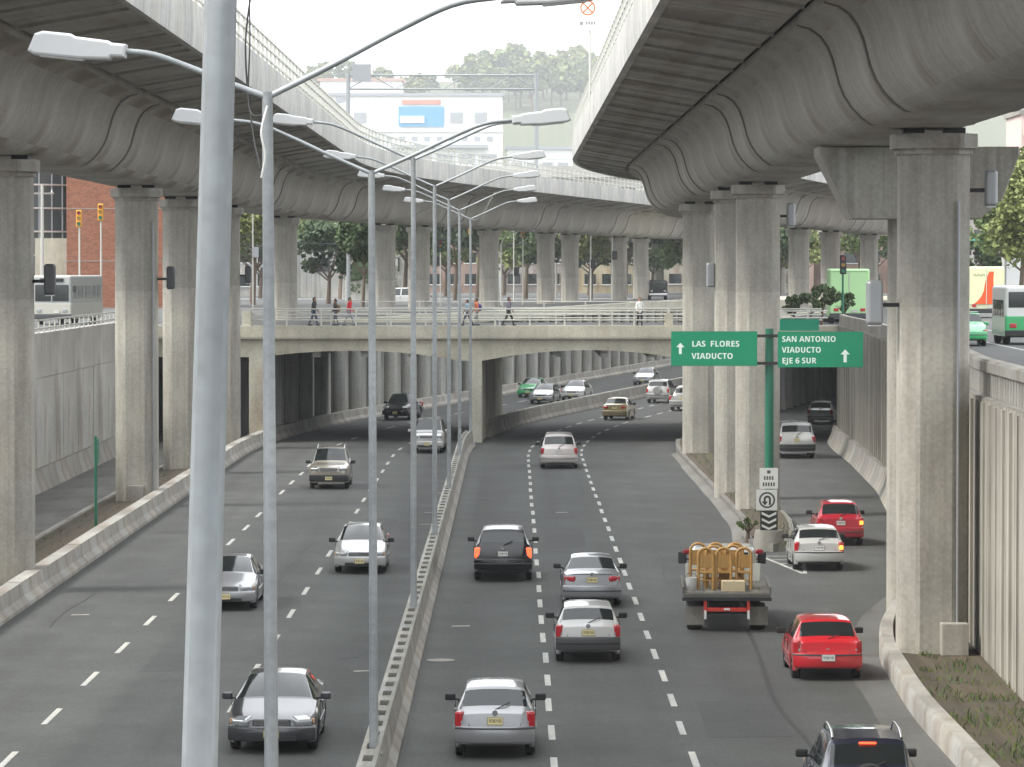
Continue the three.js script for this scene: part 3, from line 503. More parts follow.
function carBody(S) { // lofted shell -> geometries by region
  const { L, W, H } = S, hw = W / 2, wr = S.wheelR, clr = S.clear || 0.2, tw = S.wheels;
  const top = [[0, S.hNose * 0.78], [0.05, S.hNose * 0.95], [0.22, S.hNose + 0.03], [S.tCowl, S.hCowl], [S.tRF, H - 0.035], [(S.tRF + S.tRR) / 2, H], [S.tRR, H - 0.045], [S.tRB, S.hRB]];
  if (S.hDeck) top.push([lerp(S.tRB, L, 0.55), S.hDeck]); top.push([L - 0.05, S.hTail], [L, S.hTail - (S.tailDrop || 0.28)]);
  const ip = (a, t) => { for (let i = 0; i < a.length - 1; i++) if (t <= a[i + 1][0] + 1e-6) return lerp(a[i][1], a[i + 1][1], clamp((t - a[i][0]) / (a[i + 1][0] - a[i][0]))); return a[a.length - 1][1]; };
  const arch = wr * 1.14, ts = new Set(top.map((p) => +p[0].toFixed(4)));
  [L * 0.5, S.tRF + 0.08, S.tRR - 0.1, S.tRR + 0.05, S.tRB - 0.05, S.tCowl + 0.06].forEach((t) => ts.add(+t.toFixed(4)));
  const pill = S.pillars.map((p) => [p - 0.05, p + 0.05]); pill.flat().forEach((t) => ts.add(+t.toFixed(4)));
  for (const c of tw) for (let k = 0; k <= 8; k++) ts.add(+(c - arch * Math.cos(k * Math.PI / 8)).toFixed(4));
  for (const c of tw) { ts.add(+(c - arch - 0.01).toFixed(4)); ts.add(+(c + arch + 0.01).toFixed(4)); }
  const T = [...ts].filter((t) => t >= 0 && t <= L).sort((a, b) => a - b);
  const beltAt = (t) => lerp(S.belt - 0.06, S.belt + 0.03, t / L);
  const wAt = (t) => hw * (1 - 0.2 * Math.pow(clamp(1 - t / 0.7), 2.2) - (S.tailTaper || 0.1) * Math.pow(clamp((t - (L - 0.6)) / 0.6), 2.2) - 0.015 * Math.pow((t / L - 0.5) * 2, 2));
  const rings = T.map((t) => {
    const ht = ip(top, t), bl = Math.min(beltAt(t), ht - 0.07), f = clamp((ht - bl - 0.07) / (H - S.belt - 0.07)), w = wAt(t);
    let yb = clr; for (const c of tw) { const q = arch * arch - (t - c) * (t - c); if (q > 0) yb = Math.max(yb, Math.min(wr + Math.sqrt(q), bl - 0.16)); }
    if (t < 0.06 || t > L - 0.06) yb = Math.max(yb, 0.3);
    const rw = lerp(w * 0.86, S.roofW / 2, f), my = Math.max(yb + 0.06, 0.56);
    return [[w * 0.9, yb - 0.0], [w * 0.975, yb + 0.015], [w * 1.0, lerp(yb, Math.max(my, yb + 0.1), 0.6)], [w, Math.max(my, yb + 0.08)], [w * 0.975, lerp(my, bl, 0.75)], [w * 0.945, bl], [lerp(w * 0.93, w * 0.93, f), bl + 0.03], [rw * 1.0, lerp(ht - 0.03, ht - 0.1, f)], [rw * 0.95, lerp(ht - 0.012, ht - 0.04, f)], [rw * 0.8, lerp(ht - 0.002, ht - 0.012, f)], [rw * 0.42, ht + 0.008], [0, ht + 0.012]];
  });
  const n = rings[0].length, pos = [], tag = [];
  const V = (i, k, s) => [s * rings[i][k][0], rings[i][k][1], T[i] - L / 2];
  const glassR = (t0, t1) => { const tm = (t0 + t1) / 2; if (tm > S.tCowl + 0.05 && tm < S.tRF) return 'windscreen'; if (tm > S.tRR + 0.045 && tm < S.tRB - 0.045) return 'rear_window'; return null; };
  for (let i = 0; i < T.length - 1; i++) for (const s of [1, -1]) for (let k = 0; k < n - 1; k++) {
    const a = V(i, k, s), b = V(i + 1, k, s), c = V(i + 1, k + 1, s), d = V(i, k + 1, s), tm = (T[i] + T[i + 1]) / 2;
    let name = 'body'; if (k >= 9) name = glassR(T[i], T[i + 1]) || 'body'; else if (k === 8 && glassR(T[i], T[i + 1])) name = glassR(T[i], T[i + 1]);
    if (k === 6 && tm > S.tCowl + 0.25 && tm < S.tSide && !pill.some((p) => tm > p[0] && tm < p[1])) name = s > 0 ? 'side_window_r' : 'side_window_l';
    const q = s > 0 ? [a, d, c, a, c, b] : [a, c, d, a, b, c]; for (const v of q) pos.push(...v); tag.push(name, name);
  }
  for (const i of [0, T.length - 1]) for (let k = 0; k < n - 1; k++) { const a = V(i, k, 1), b = V(i, k + 1, 1), c = V(i, k + 1, -1), d = V(i, k, -1); pos.push(...a, ...b, ...c, ...a, ...c, ...d); tag.push('body', 'body'); }
  let g = new THREE.BufferGeometry(); g.setAttribute('position', new THREE.Float32BufferAttribute(pos, 3)); g = toCreasedNormals(g, 0.62);
  const P = g.attributes.position.array, N = g.attributes.normal.array, out = {};
  tag.forEach((nm, i) => { const o = out[nm] || (out[nm] = { p: [], n: [] }); for (let k = 0; k < 9; k++) { o.p.push(P[i * 9 + k]); o.n.push(N[i * 9 + k]); } });
  const res = {}; for (const nm in out) { const q = new THREE.BufferGeometry(); q.setAttribute('position', new THREE.Float32BufferAttribute(out[nm].p, 3)); q.setAttribute('normal', new THREE.Float32BufferAttribute(out[nm].n, 3)); res[nm] = q; }
  return res;
}
const SPEC = {
  sedan: { L: 4.5, W: 1.76, H: 1.45, roofW: 1.2, hNose: 0.72, hCowl: 0.98, hRB: 1.06, hDeck: 1.05, hTail: 0.99, belt: 0.94, tCowl: 1.25, tRF: 2.0, tRR: 3.25, tRB: 3.85, tSide: 3.3, pillars: [2.55], wheelR: 0.31, wheels: [0.88, 3.5], tail: 'wide' },
  hatch: { L: 3.9, W: 1.66, H: 1.43, roofW: 1.2, hNose: 0.7, hCowl: 0.97, hRB: 0.98, hTail: 0.9, tailDrop: 0.24, belt: 0.92, tCowl: 1.1, tRF: 1.75, tRR: 3.3, tRB: 3.68, tSide: 3.2, pillars: [2.3], wheelR: 0.29, wheels: [0.78, 3.22], tail: 'tall', tailTaper: 0.12 },
  suv: { L: 4.6, W: 1.86, H: 1.7, roofW: 1.3, hNose: 0.9, hCowl: 1.12, hRB: 1.14, hTail: 1.02, tailDrop: 0.2, belt: 1.08, tCowl: 1.3, tRF: 1.9, tRR: 4.15, tRB: 4.42, tSide: 4.0, pillars: [2.55, 3.45], wheelR: 0.36, wheels: [0.95, 3.65], clear: 0.28, tail: 'tall' },
  van: { L: 4.8, W: 1.86, H: 1.72, roofW: 1.32, hNose: 0.78, hCowl: 1.05, hRB: 1.08, hTail: 0.98, tailDrop: 0.25, belt: 1.02, tCowl: 1.0, tRF: 1.85, tRR: 4.35, tRB: 4.62, tSide: 4.2, pillars: [2.5, 3.5], wheelR: 0.32, wheels: [0.9, 3.85], tail: 'tall' },
  wagon: { L: 4.4, W: 1.7, H: 1.45, roofW: 1.2, hNose: 0.72, hCowl: 0.98, hRB: 1.0, hTail: 0.95, tailDrop: 0.25, belt: 0.93, tCowl: 1.15, tRF: 1.9, tRR: 3.85, tRB: 4.2, tSide: 3.8, pillars: [2.4, 3.2], wheelR: 0.3, wheels: [0.85, 3.45], tail: 'tall' },
  pickup: { L: 4.9, W: 1.8, H: 1.68, roofW: 1.26, hNose: 0.92, hCowl: 1.1, hRB: 1.08, hDeck: 1.05, hTail: 1.02, tailDrop: 0.3, belt: 1.05, tCowl: 1.35, tRF: 1.95, tRR: 2.9, tRB: 3.15, tSide: 2.9, pillars: [2.5], wheelR: 0.36, wheels: [0.95, 3.85], clear: 0.3, tail: 'tall' },
  beetle: { L: 4.05, W: 1.54, H: 1.48, roofW: 0.98, hNose: 0.66, hCowl: 0.92, hRB: 1.02, hDeck: 0.86, hTail: 0.66, tailDrop: 0.25, belt: 0.9, tCowl: 1.25, tRF: 1.6, tRR: 2.55, tRB: 3.05, tSide: 2.7, pillars: [2.1], wheelR: 0.31, wheels: [0.8, 3.2], tail: 'round', tailTaper: 0.22 },
};
const bodyCache = {};
function car(type, paint, x, d, label, o = {}) {
  // d: distance of the end that faces the camera; away = heads away from the camera
  const S = { ...SPEC[type], ...(o.spec || {}) }, key = type + JSON.stringify(o.spec || {});
  const away = o.away !== false, hd = o.turn ?? -Math.atan(slopeOf(off, d + 2)), y = o.y || 0;
  const cx = x + Math.sin(-hd) * S.L / 2, cz = -(d + Math.cos(hd) * S.L / 2);
  const t = thing(o.name || 'car', label, o.category || 'car', cx, y, cz, hd + (away ? 0 : Math.PI));
  const B = bodyCache[key] || (bodyCache[key] = carBody(S)), P = PAINT[paint], hw = S.W / 2, zr = S.L / 2, zf = -S.L / 2;
  const body = part('body', B.body, P, t);
  for (const k of ['windscreen', 'rear_window']) if (B[k]) part(k, B[k], M.glass, t);
  for (const k of ['side_window_r', 'side_window_l']) if (B[k]) part('side_window', B[k], M.glass, t);
  part('underbody', box(S.W * 0.7, 0.26, S.L * 0.88, 0, (S.clear || 0.2) + 0.17, 0), M.black, t);
  const wg = wheelGeos(S.wheelR, 0.2);
  for (const tz of S.wheels) for (const s of [-1, 1]) { const w = new THREE.Group(); w.name = 'wheel'; w.position.set(s * (hw - 0.13), S.wheelR, zf + tz); t.add(w); part('tyre', wg.tyre, M.tyre, w); part('rim', wg.rim, M.rim, w); }
  // wheel wells
  for (const tz of S.wheels) part('wheel_well', box(S.W * 0.86, S.wheelR * 0.8, S.wheelR * 2.2, 0, S.wheelR * 1.35, zf + tz), M.black, t);
  const bm = o.bumper === 'grey' ? M.greyPlastic : o.bumper === 'black' ? M.plastic : P, by = (S.clear || 0.2);
  const bumper = (z, s, sH = 0, yc = 0, ex = 0) => { const w = hw * 0.965 - 0.05, sh = [[-w, -0.5], [w, -0.5]]; for (let k = 0; k <= 14; k++) { const q = 1 - k / 7; sh.push([w * q, -0.14 * Math.pow(Math.abs(q), 3.2)]); }
    const hh = sH ? 0.02 : (s < 0 ? 0.3 : 0.34) - 0.1, bv = sH ? sH : 0.05; const g = new THREE.ExtrudeGeometry(poly(sh), { depth: hh, bevelEnabled: true, bevelSize: 0.05, bevelThickness: bv, bevelSegments: 3, steps: 1 }); g.translate(0, 0, -hh / 2); g.rotateX(s > 0 ? Math.PI / 2 : -Math.PI / 2); if (s < 0) g.rotateY(0);
    g.translate(0, yc || by + (s < 0 ? 0.22 : 0.29), z + s * (0.1 + ex)); return toCreasedNormals(g, 0.5); };
  const rb = part('rear_bumper', bumper(zr, 1), bm, t); part('front_bumper', bumper(zf, -1), bm, t);
  part('bumper_strip', bumper(zr, 1, 0.016, by + (o.bumper === 'body' ? 0.42 : 0.3), 0.008), o.bumper === 'grey' ? M.plastic : M.greyPlastic, rb);
  part('lower_valance', box(S.W * 0.66, 0.1, 0.1, 0, by + 0.12, zr - 0.08), M.plastic, t);
  part('lower_grille', box(S.W * 0.55, 0.09, 0.05, 0, by + 0.13, zf - 0.13), M.plastic, t);
  // lights
  const tl = o.lit ? M.redLit : M.red;
  const hl = [S.tail === 'wide' ? 0.34 : 0.17, S.tail === 'wide' ? 0.16 : S.tail === 'tall' ? 0.32 : 0.2];
  const ty = S.tail === 'wide' ? S.hTail - 0.15 : S.tail === 'tall' ? S.hTail - 0.11 : 0.62;
  for (const s of [-1, 1]) {
    const g = rbox(hl[0], hl[1], 0.26, 0, 0, 0, 0.05, 3); g.rotateY(s * 0.35); g.translate(s * (hw * 0.9 - hl[0] / 2 + (S.tail === 'wide' ? 0.0 : 0.03)), ty, zr - (S.tail === 'wide' ? 0.13 : 0.15));
    const lamp = part('tail_light', g, tl, t); if (o.amber === s) { const ga = rbox(0.13, 0.14, 0.05, s * (hw * 0.9 - hl[0] / 2 + 0.05), ty - 0.02, zr + 0.01, 0.03); part('indicator_lens', ga, M.amberLit, lamp); };
    if (S.tail !== 'round') { const g2 = rbox(hl[0] * 0.5, 0.06, 0.03, 0, 0, 0, 0.01); g2.rotateY(s * 0.35); g2.translate(s * (hw * 0.9 - hl[0] / 2 + 0.02), ty + (S.tail === 'wide' ? -0.02 : -0.06), zr - 0.03); part('reversing_lens', g2, M.headlamp, lamp); }
    const h = rbox(0.38, 0.17, 0.3, 0, 0, 0, 0.07, 3); h.rotateX(-0.25); h.rotateY(-s * 0.5); h.translate(s * (hw * 0.84 - 0.17), S.hNose * 0.9, zf + 0.14); const hd2 = part('headlight', h, M.headlamp, t);
    const h3 = rbox(0.05, 0.1, 0.16, 0, 0, 0, 0.02); h3.rotateY(-s * 0.6); h3.translate(s * (hw * 0.84 + 0.035), S.hNose * 0.9, zf + 0.26); part('turn_signal', h3, M.lensAmber, hd2);
    // mirrors
    const mz = zf + S.tCowl + 0.4, my = S.belt + 0.06, mg = rbox(0.22, 0.15, 0.1, s * (hw + 0.1), my, mz, 0.04, 2);
    const mir = part('wing_mirror', mg, o.mirror === 'body' ? P : M.plastic, t); part('mirror_stalk', box(0.12, 0.04, 0.05, s * (hw - 0.03), my - 0.05, mz), M.plastic, mir);
    for (const p of S.pillars) part('door_handle', rbox(0.04, 0.035, 0.16, s * (hw - 0.005), S.belt - 0.12, zf + p + 0.05 - (p > 3 ? -0.35 : 0.25) * 1, 0.012), o.bumper === 'grey' ? M.plastic : P, t);
    part('side_moulding', rbox(0.03, 0.06, S.wheels[1] - S.wheels[0] - 2.5 * S.wheelR, s * (hw - 0.002), 0.52, zf + (S.wheels[0] + S.wheels[1]) / 2, 0.012), o.bumper === 'grey' ? M.greyPlastic : P, t);
  }
  const grille = part('grille', rbox(S.W * 0.42, 0.13, 0.08, 0, S.hNose * 0.88, zf + 0.01, 0.03), M.black, t);
  for (const k of [-1, 0, 1]) part('grille_bar', box(S.W * 0.4, 0.018, 0.02, 0, S.hNose * 0.88 + k * 0.04, zf - 0.035), M.chrome, grille);
  // number plates
  const pm = plateMats[o.plate === 'white' ? 1 : 0], rpY = S.tail === 'wide' ? S.hTail - 0.18 : o.plateLow ? by + 0.36 : S.hTail - 0.14;
  part('number_plate', box(0.32, 0.16, 0.03, 0, rpY, S.tail === 'wide' || o.plateLow ? zr + (o.plateLow ? 0.175 : -0.0) : zr - 0.01), pm, t);
  part('number_plate', box(0.32, 0.16, 0.03, 0, by + 0.22, zf - 0.165), pm, t);
  { const e = new THREE.CylinderGeometry(0.055, 0.055, 0.03, 16); e.rotateX(Math.PI / 2); e.translate(0, rpY + 0.16, zr - 0.03); part('emblem', e, M.chrome, t); const e2 = e.clone(); e2.translate(0, S.hNose * 0.9 - rpY - 0.16, -S.L + 0.09); part('emblem', e2, M.chrome, t); }
  if (S.tail === 'tall') { const gz = lerp(S.tRR, S.tRB, 0.75) + zf, gy = lerp(S.H, S.hRB, 0.72); part('rear_wiper', bar([0, S.hRB - 0.01, zr - (S.L - S.tRB) + 0.03], [0.3, gy, gz + 0.05], 0.012, 5), M.black, t); }
  for (const s of [-1, 1]) { if (S.tail === 'tall') part('tailgate_seam', bar([s * hw * 0.66, S.hRB - 0.02, zr - (S.L - S.tRB) + 0.012], [s * hw * 0.62, by + 0.47, zr + 0.012], 0.008, 5), M.black, t); for (const p of [...S.pillars, S.tCowl + 0.25]) part('door_seam', box(0.012, S.belt - 0.34, 0.014, s * (hw * 0.992), 0.33 + (S.belt - 0.34) / 2, zf + p), M.black, t); }
  if (S.tail === 'wide') part('boot_seam', box(S.W * 0.66, 0.014, 0.014, 0, S.hTail - 0.02, zr - 0.035), M.black, t);
  part('wiper', bar([-0.1, S.hCowl + 0.02, zf + S.tCowl + 0.05], [0.42, S.hCowl + 0.08, zf + S.tCowl + 0.16], 0.012, 5), M.black, t);
  if (o.roofRails) for (const s of [-1, 1]) part('roof_rail', tube([[s * S.roofW * 0.46, S.H - 0.05, zf + S.tRF + 0.15], [s * S.roofW * 0.46, S.H + 0.06, zf + S.tRF + 0.4], [s * S.roofW * 0.46, S.H + 0.06, zf + S.tRR - 0.3], [s * S.roofW * 0.46, S.H - 0.04, zf + S.tRR]], 0.025, 16, 6), M.chrome, t);
  if (o.spare) { const g = wheelGeos(0.33, 0.22).tyre.clone(); g.rotateY(Math.PI / 2); g.translate(0, 0.95, zr + 0.08); const sp = part('spare_wheel', g, o.spare === 'cover' ? P : M.tyre, t); const c = new THREE.CylinderGeometry(0.24, 0.24, 0.16, 20); c.rotateX(Math.PI / 2); c.translate(0, 0.95, zr + 0.1); part('spare_cover', c, o.spare === 'cover' ? P : M.greyPlastic, sp); }
  if (o.brakeLight) part('brake_light', rbox(0.3, 0.035, 0.05, 0, S.H - 0.11, zf + S.tRR + 0.1, 0.01), M.redLit, t);
  if (o.spoiler) part('spoiler', rbox(S.roofW * 0.9, 0.04, 0.25, 0, S.H - 0.03, zf + S.tRR + 0.05, 0.015), P, t);
  if (o.roofPaint) { const g = rbox(S.roofW * 0.92, 0.03, S.tRR - S.tRF - 0.1, 0, S.H + 0.0, zf + (S.tRF + S.tRR) / 2, 0.01); part('roof_panel', g, PAINT[o.roofPaint], t); }
  return t;
}
// traffic heading away
car('hatch', 'silver', -0.34, 75.6, 'silver hatchback with yellow plate in the bottom middle, nearest heading away', { bumper: 'body', plateLow: false });
car('hatch', 'white', 1.89, 94.0, 'white hatchback with a grey bumper between lane dashes, behind a silver sedan', { bumper: 'grey', spec: { hRB: 1.0, tRR: 3.38, tRB: 3.7 } });
car('sedan', 'silver', 2.31, 109.3, 'silver sedan with red tail lights just ahead of the white hatchback', { mirror: 'black' });
car('suv', 'black', -0.28, 118.4, 'black SUV with glowing brake lights in the left lane', { lit: true, plate: 'white', spec: { H: 1.66 } });
car('van', 'rose', 2.3, 185.2, 'pale pinkish minivan near the bridge shadow, heading away', { plate: 'white' });
car('sedan', 'gold', 6.58, 244, 'gold sedan beyond the bridge, alone in its lane', { spec: { L: 4.2, W: 1.66, tRB: 3.65, tRR: 3.1, wheels: [0.85, 3.3] } });
car('suv', 'pearl', 10.53, 275, 'white off-road SUV with covered spare wheel, far beyond the bridge', { spare: 'cover', spec: { W: 1.74, H: 1.72, L: 4.3, wheels: [0.9, 3.4], tRR: 3.9, tRB: 4.15, tSide: 3.75, pillars: [2.4, 3.3] } });
car('pickup', 'pearl', 11.6, 260, 'silver pickup half hidden by the left green sign column', { name: 'pickup_truck', category: 'pickup' });
car('hatch', 'red', 7.5, 90.0, 'bright red hatchback near the curved kerb at right', { bumper: 'body', plate: 'white', plateLow: true, spec: { H: 1.45, W: 1.7 } });
car('hatch', 'darkRed', 11.6, 133.8, 'dark red hatchback with one amber light on the slip road', { amber: 1, plate: 'white', spec: { H: 1.55, W: 1.68, belt: 0.98, hRB: 1.05, hTail: 0.95 } });
car('hatch', 'white', 9.93, 122.6, 'white hatchback with amber indicators beside the striped island nose', { amber: 1, bumper: 'body', plate: 'white', spec: { hRB: 1.0, tRR: 3.38, tRB: 3.7 } });
car('suv', 'white', 14.65, 195.2, 'big white SUV entering the dark slip road tunnel', { name: 'car', spec: { W: 1.98, H: 1.88, L: 5.0, roofW: 1.5, hRB: 1.22, hTail: 1.1, belt: 1.15, wheels: [1.0, 3.95], tRR: 4.6, tRB: 4.82, tSide: 4.4, pillars: [2.6, 3.7] }, bumper: 'black' });
car('hatch', 'white', 19.3, 238, 'small white car deep inside the dark slip road tunnel', { spec: { H: 1.44 } });
car('suv', 'navy', 6.15, 65.2, 'dark navy SUV with roof rails and spare wheel at the bottom edge', { roofRails: true, spare: 'tyre', brakeLight: true, spec: { W: 1.75, H: 1.7, L: 4.2, wheels: [0.88, 3.3], tRR: 3.8, tRB: 4.08, tSide: 3.7, pillars: [2.35, 3.2] } });
// oncoming traffic
car('sedan', 'graphite', -4.85, 76.4, 'dark grey sedan facing the camera at bottom left behind the second lamp post', { away: false, mirror: 'body', spec: { L: 4.8, W: 1.83, H: 1.46 } });
car('sedan', 'silver', -8.2, 108.4, 'silver sedan facing the camera, half hidden by the nearest lamp post', { away: false });
car('wagon', 'pearl', -4.88, 121.5, 'white family car facing the camera behind the third lamp post', { away: false, spec: { H: 1.47 } });
car('suv', 'champagne', -8.11, 168, 'champagne off-road SUV with slotted grille facing the camera', { away: false, roofRails: true, bumper: 'black', spec: { W: 1.8, H: 1.76, hNose: 1.0, hCowl: 1.16 } });
car('suv', 'white', -4.5, 200.7, 'white SUV facing the camera near the bridge, behind thin lamp posts', { away: false, mirror: 'body', spec: { W: 1.78, H: 1.78, hNose: 1.0 } });
car('pickup', 'black', -7.5, 244, 'dark pickup in the shade under the left bridge span', { away: false, name: 'pickup_truck', category: 'pickup' });
car('sedan', 'green', 1.2, 287, 'green and white taxi beyond the bridge beside the pile wall', { away: false, roofPaint: 'white' });
car('wagon', 'silver', 2.02, 273.4, 'silver car beyond the bridge, in front of the green taxi', { away: false });
car('sedan', 'white', 4.4, 281, 'white car mostly hidden behind the median beyond the bridge', { away: false });
car('sedan', 'silver', 10.89, 317, 'farthest silver car before the covered end of the road', { away: false });
// street level right
car('beetle', 'green', 19.9, 165, 'small round green and white taxi on the right street', { y: STREET, turn: -0.05, roofPaint: 'white', mirror: 'body' });
car('hatch', 'white', -33.2, 249, 'white car on the left street behind the bus', { y: STREET, away: false, turn: 0.05 });
car('sedan', 'silver', -20.2, 262, 'pale car on the left street near the cream column', { y: STREET, away: false, turn: 0.2 });

car('van', 'pearl', -7.2, 330, 'pale van on the street behind the person in red', { y: STREET, turn: 1.3 });
// flatbed truck with wooden chairs
{
  const d = 102, x = 5.78, t = thing('flatbed_truck', 'small flatbed truck loaded with wooden chairs', 'truck', x, 0, -d, -0.03);
  const bedM = std({ color: lin(0.17, 0.165, 0.15), map: concTex, roughness: 0.8 });
  const plankM = std({ color: lin(0.22, 0.2, 0.17), map: concTex, roughness: 0.85 });
  const bed = part('bed', uvm(rbox(2.35, 0.14, 4.0, 0, 0.98, -2.0, 0.02)), bedM, t);
  for (let k = 0; k < 8; k++) part('bed_plank', uvm(box(0.27, 0.02, 3.9, -1.05 + k * 0.3, 1.06, -2.0)), k % 2 ? bedM : plankM, bed);
  part('bed_sill', box(2.4, 0.09, 0.06, 0, 0.9, 0.04), M.plastic, t);
  for (const s of [-1, 1]) part('side_board', box(0.05, 0.2, 3.95, s * 1.17, 1.12, -2.0), bedM, t);
  const hb = part('headboard', box(2.1, 0.5, 0.06, 0, 1.3, -3.98), M.rail, t);
  for (let k = -2; k <= 2; k++) part('headboard_bar', box(0.05, 0.5, 0.04, k * 0.5, 1.3, -3.93), M.rail, hb);
  const cab = part('cab', rbox(1.86, 1.5, 1.7, 0, 1.24, -5.0, 0.18, 3), PAINT.white, t);
  part('rear_window', box(1.4, 0.5, 0.03, 0, 1.6, -4.14), M.glass, cab); part('roof_trim', box(1.2, 0.04, 1.2, 0, 1.955, -5.0), M.greyPlastic, cab);
  part('bonnet', rbox(1.85, 0.75, 0.9, 0, 0.9, -6.1, 0.12, 3), PAINT.white, t);
  for (const s of [-1, 1]) { part('wing_mirror', rbox(0.24, 0.34, 0.12, s * 1.12, 1.62, -5.2, 0.04), M.plastic, t); part('mirror_arm', bar([s * 0.84, 1.55, -5.2], [s * 1.1, 1.6, -5.2], 0.02, 6), M.plastic, t); part('marker_lamp', rbox(0.22, 0.14, 0.1, s * 1.02, 1.86, -4.2, 0.05), M.lensRed, t); }
  part('chassis', merge([box(0.12, 0.18, 5.8, -0.42, 0.72, -3.0), box(0.12, 0.18, 5.8, 0.42, 0.72, -3.0), box(0.96, 0.1, 0.1, 0, 0.72, -0.6), box(1.9, 0.35, 0.1, 0, 0.55, -1.5)]), M.black, t);
  const rp = std({ color: lin(0.5, 0.035, 0.02), roughness: 0.6 });
  const bump = part('rear_bumper', merge([box(1.05, 0.1, 0.08, 0, 0.62, 0.02), box(0.08, 0.36, 0.08, -0.58, 0.68, 0.0), box(0.08, 0.36, 0.08, 0.58, 0.68, 0.0)]), rp, t);
  for (const s of [-1, 1]) part('reflector', box(0.06, 0.24, 0.02, s * 0.58, 0.48, 0.055), M.white, bump); part('reflector', box(0.16, 0.05, 0.02, 0, 0.63, 0.07), M.white, bump);
  const flapM = std({ color: lin(0.36, 0.35, 0.32), map: concTex, roughness: 0.8 });
  for (const s of [-1, 1]) part('mud_flap', uvm(box(0.52, 0.5, 0.03, s * 0.86, 0.42, -0.35)), flapM, t);
  const wg = wheelGeos(0.37, 0.42), wf = wheelGeos(0.37, 0.24);
  for (const s of [-1, 1]) { const w = new THREE.Group(); w.name = 'wheel'; w.position.set(s * 0.85, 0.37, -0.95); t.add(w); part('tyre', wg.tyre, M.tyre, w); part('rim', wg.rim, M.rim, w); const v = new THREE.Group(); v.name = 'wheel'; v.position.set(s * 0.88, 0.37, -5.4); t.add(v); part('tyre', wf.tyre, M.tyre, v); part('rim', wf.rim, M.rim, v); }
  const woodTex = tex(128, 256, [0.5, 0.5], (u, v) => { const l = 0.8 + 0.2 * (fbm(u, v, 24, 3, 201, 3) - 0.5); return [l, l * 0.98, l * 0.94]; });
  const wood = std({ color: lin(0.62, 0.36, 0.11), map: woodTex, roughness: 0.45 });
  const chair = (cx, cz, label, s = 1) => {
    const c = thing('wooden_chair', label, 'chair', x + cx, 1.071, -d + cz, 0, 'wooden chairs on the flatbed');
    const w = 0.2 * s, top = 1.12 * s; const pts = []; for (let k = 0; k <= 12; k++) { const a = Math.PI * k / 12; pts.push([-Math.cos(a) * w, top - w + Math.sin(a) * w, 0.0]); }
    part('back_frame', tube([[-w, 0, 0.02], [-w, 0.4, 0.01], ...pts, [w, 0.4, 0.01], [w, 0, 0.02]], 0.04, 48, 6), wood, c);
    part('back_panel', uvm(rbox(w * 1.85, 0.36, 0.025, 0, top - 0.36, 0, 0.01)), wood, c);
    part('back_rail', uvm(box(w * 1.9, 0.05, 0.03, 0, 0.62, 0)), wood, c); part('seat', uvm(rbox(0.42, 0.05, 0.42, 0, 0.45, -0.22, 0.02)), wood, c);
    for (const q of [-1, 1]) part('leg', bar([q * 0.18, 0, -0.42], [q * 0.18, 0.45, -0.41], 0.024, 6), wood, c);
    part('stretcher', uvm(box(w * 1.9, 0.035, 0.03, 0, 0.25, 0.01)), wood, c);
  };
  chair(-0.52, -1.0, 'wooden chair in the rear row on the flatbed, leftmost'); chair(-0.03, -1.05, 'wooden chair in the rear row on the flatbed, middle, behind the carton'); chair(0.52, -1.1, 'wooden chair in the rear row on the flatbed, rightmost');
  chair(-0.68, -1.95, 'wooden chair in the front row on the flatbed, leftmost', 1.06); chair(-0.2, -1.95, 'wooden chair in the front row on the flatbed, middle', 1.06); chair(0.33, -1.95, 'wooden chair in the front row on the flatbed, rightmost', 1.06);
  chair(-0.28, -1.5, 'wooden chair standing between the two rows on the flatbed, left one', 1.02); chair(0.25, -1.52, 'wooden chair standing between the two rows on the flatbed, right one', 1.03);
  const bx = thing('cardboard_box', 'beige carton at the back of the flatbed', 'box', x + 0.2, 1.071, -d - 0.55); part('carton', rbox(0.62, 0.28, 0.4, 0, 0.14, 0, 0.01), std({ color: lin(0.5, 0.42, 0.27), roughness: 0.85 }), bx); part('tape', box(0.05, 0.004, 0.41, 0, 0.2825, 0), std({ color: lin(0.6, 0.5, 0.32), roughness: 0.4 }), bx);
  const bk = thing('metal_bucket', 'pale bucket on the left of the flatbed beside the chairs', 'bucket', x - 0.92, 1.071, -d - 0.9); part('bucket', new THREE.LatheGeometry([[0, 0], [0.12, 0], [0.16, 0.34], [0.15, 0.34], [0.11, 0.02]].map((p) => new THREE.Vector2(...p)), 16), M.lampHead, bk); part('handle', tube([[-0.16, 0.33, 0], [-0.1, 0.44, 0], [0.1, 0.44, 0], [0.16, 0.33, 0]], 0.008, 12, 5), M.plastic, bk);
}
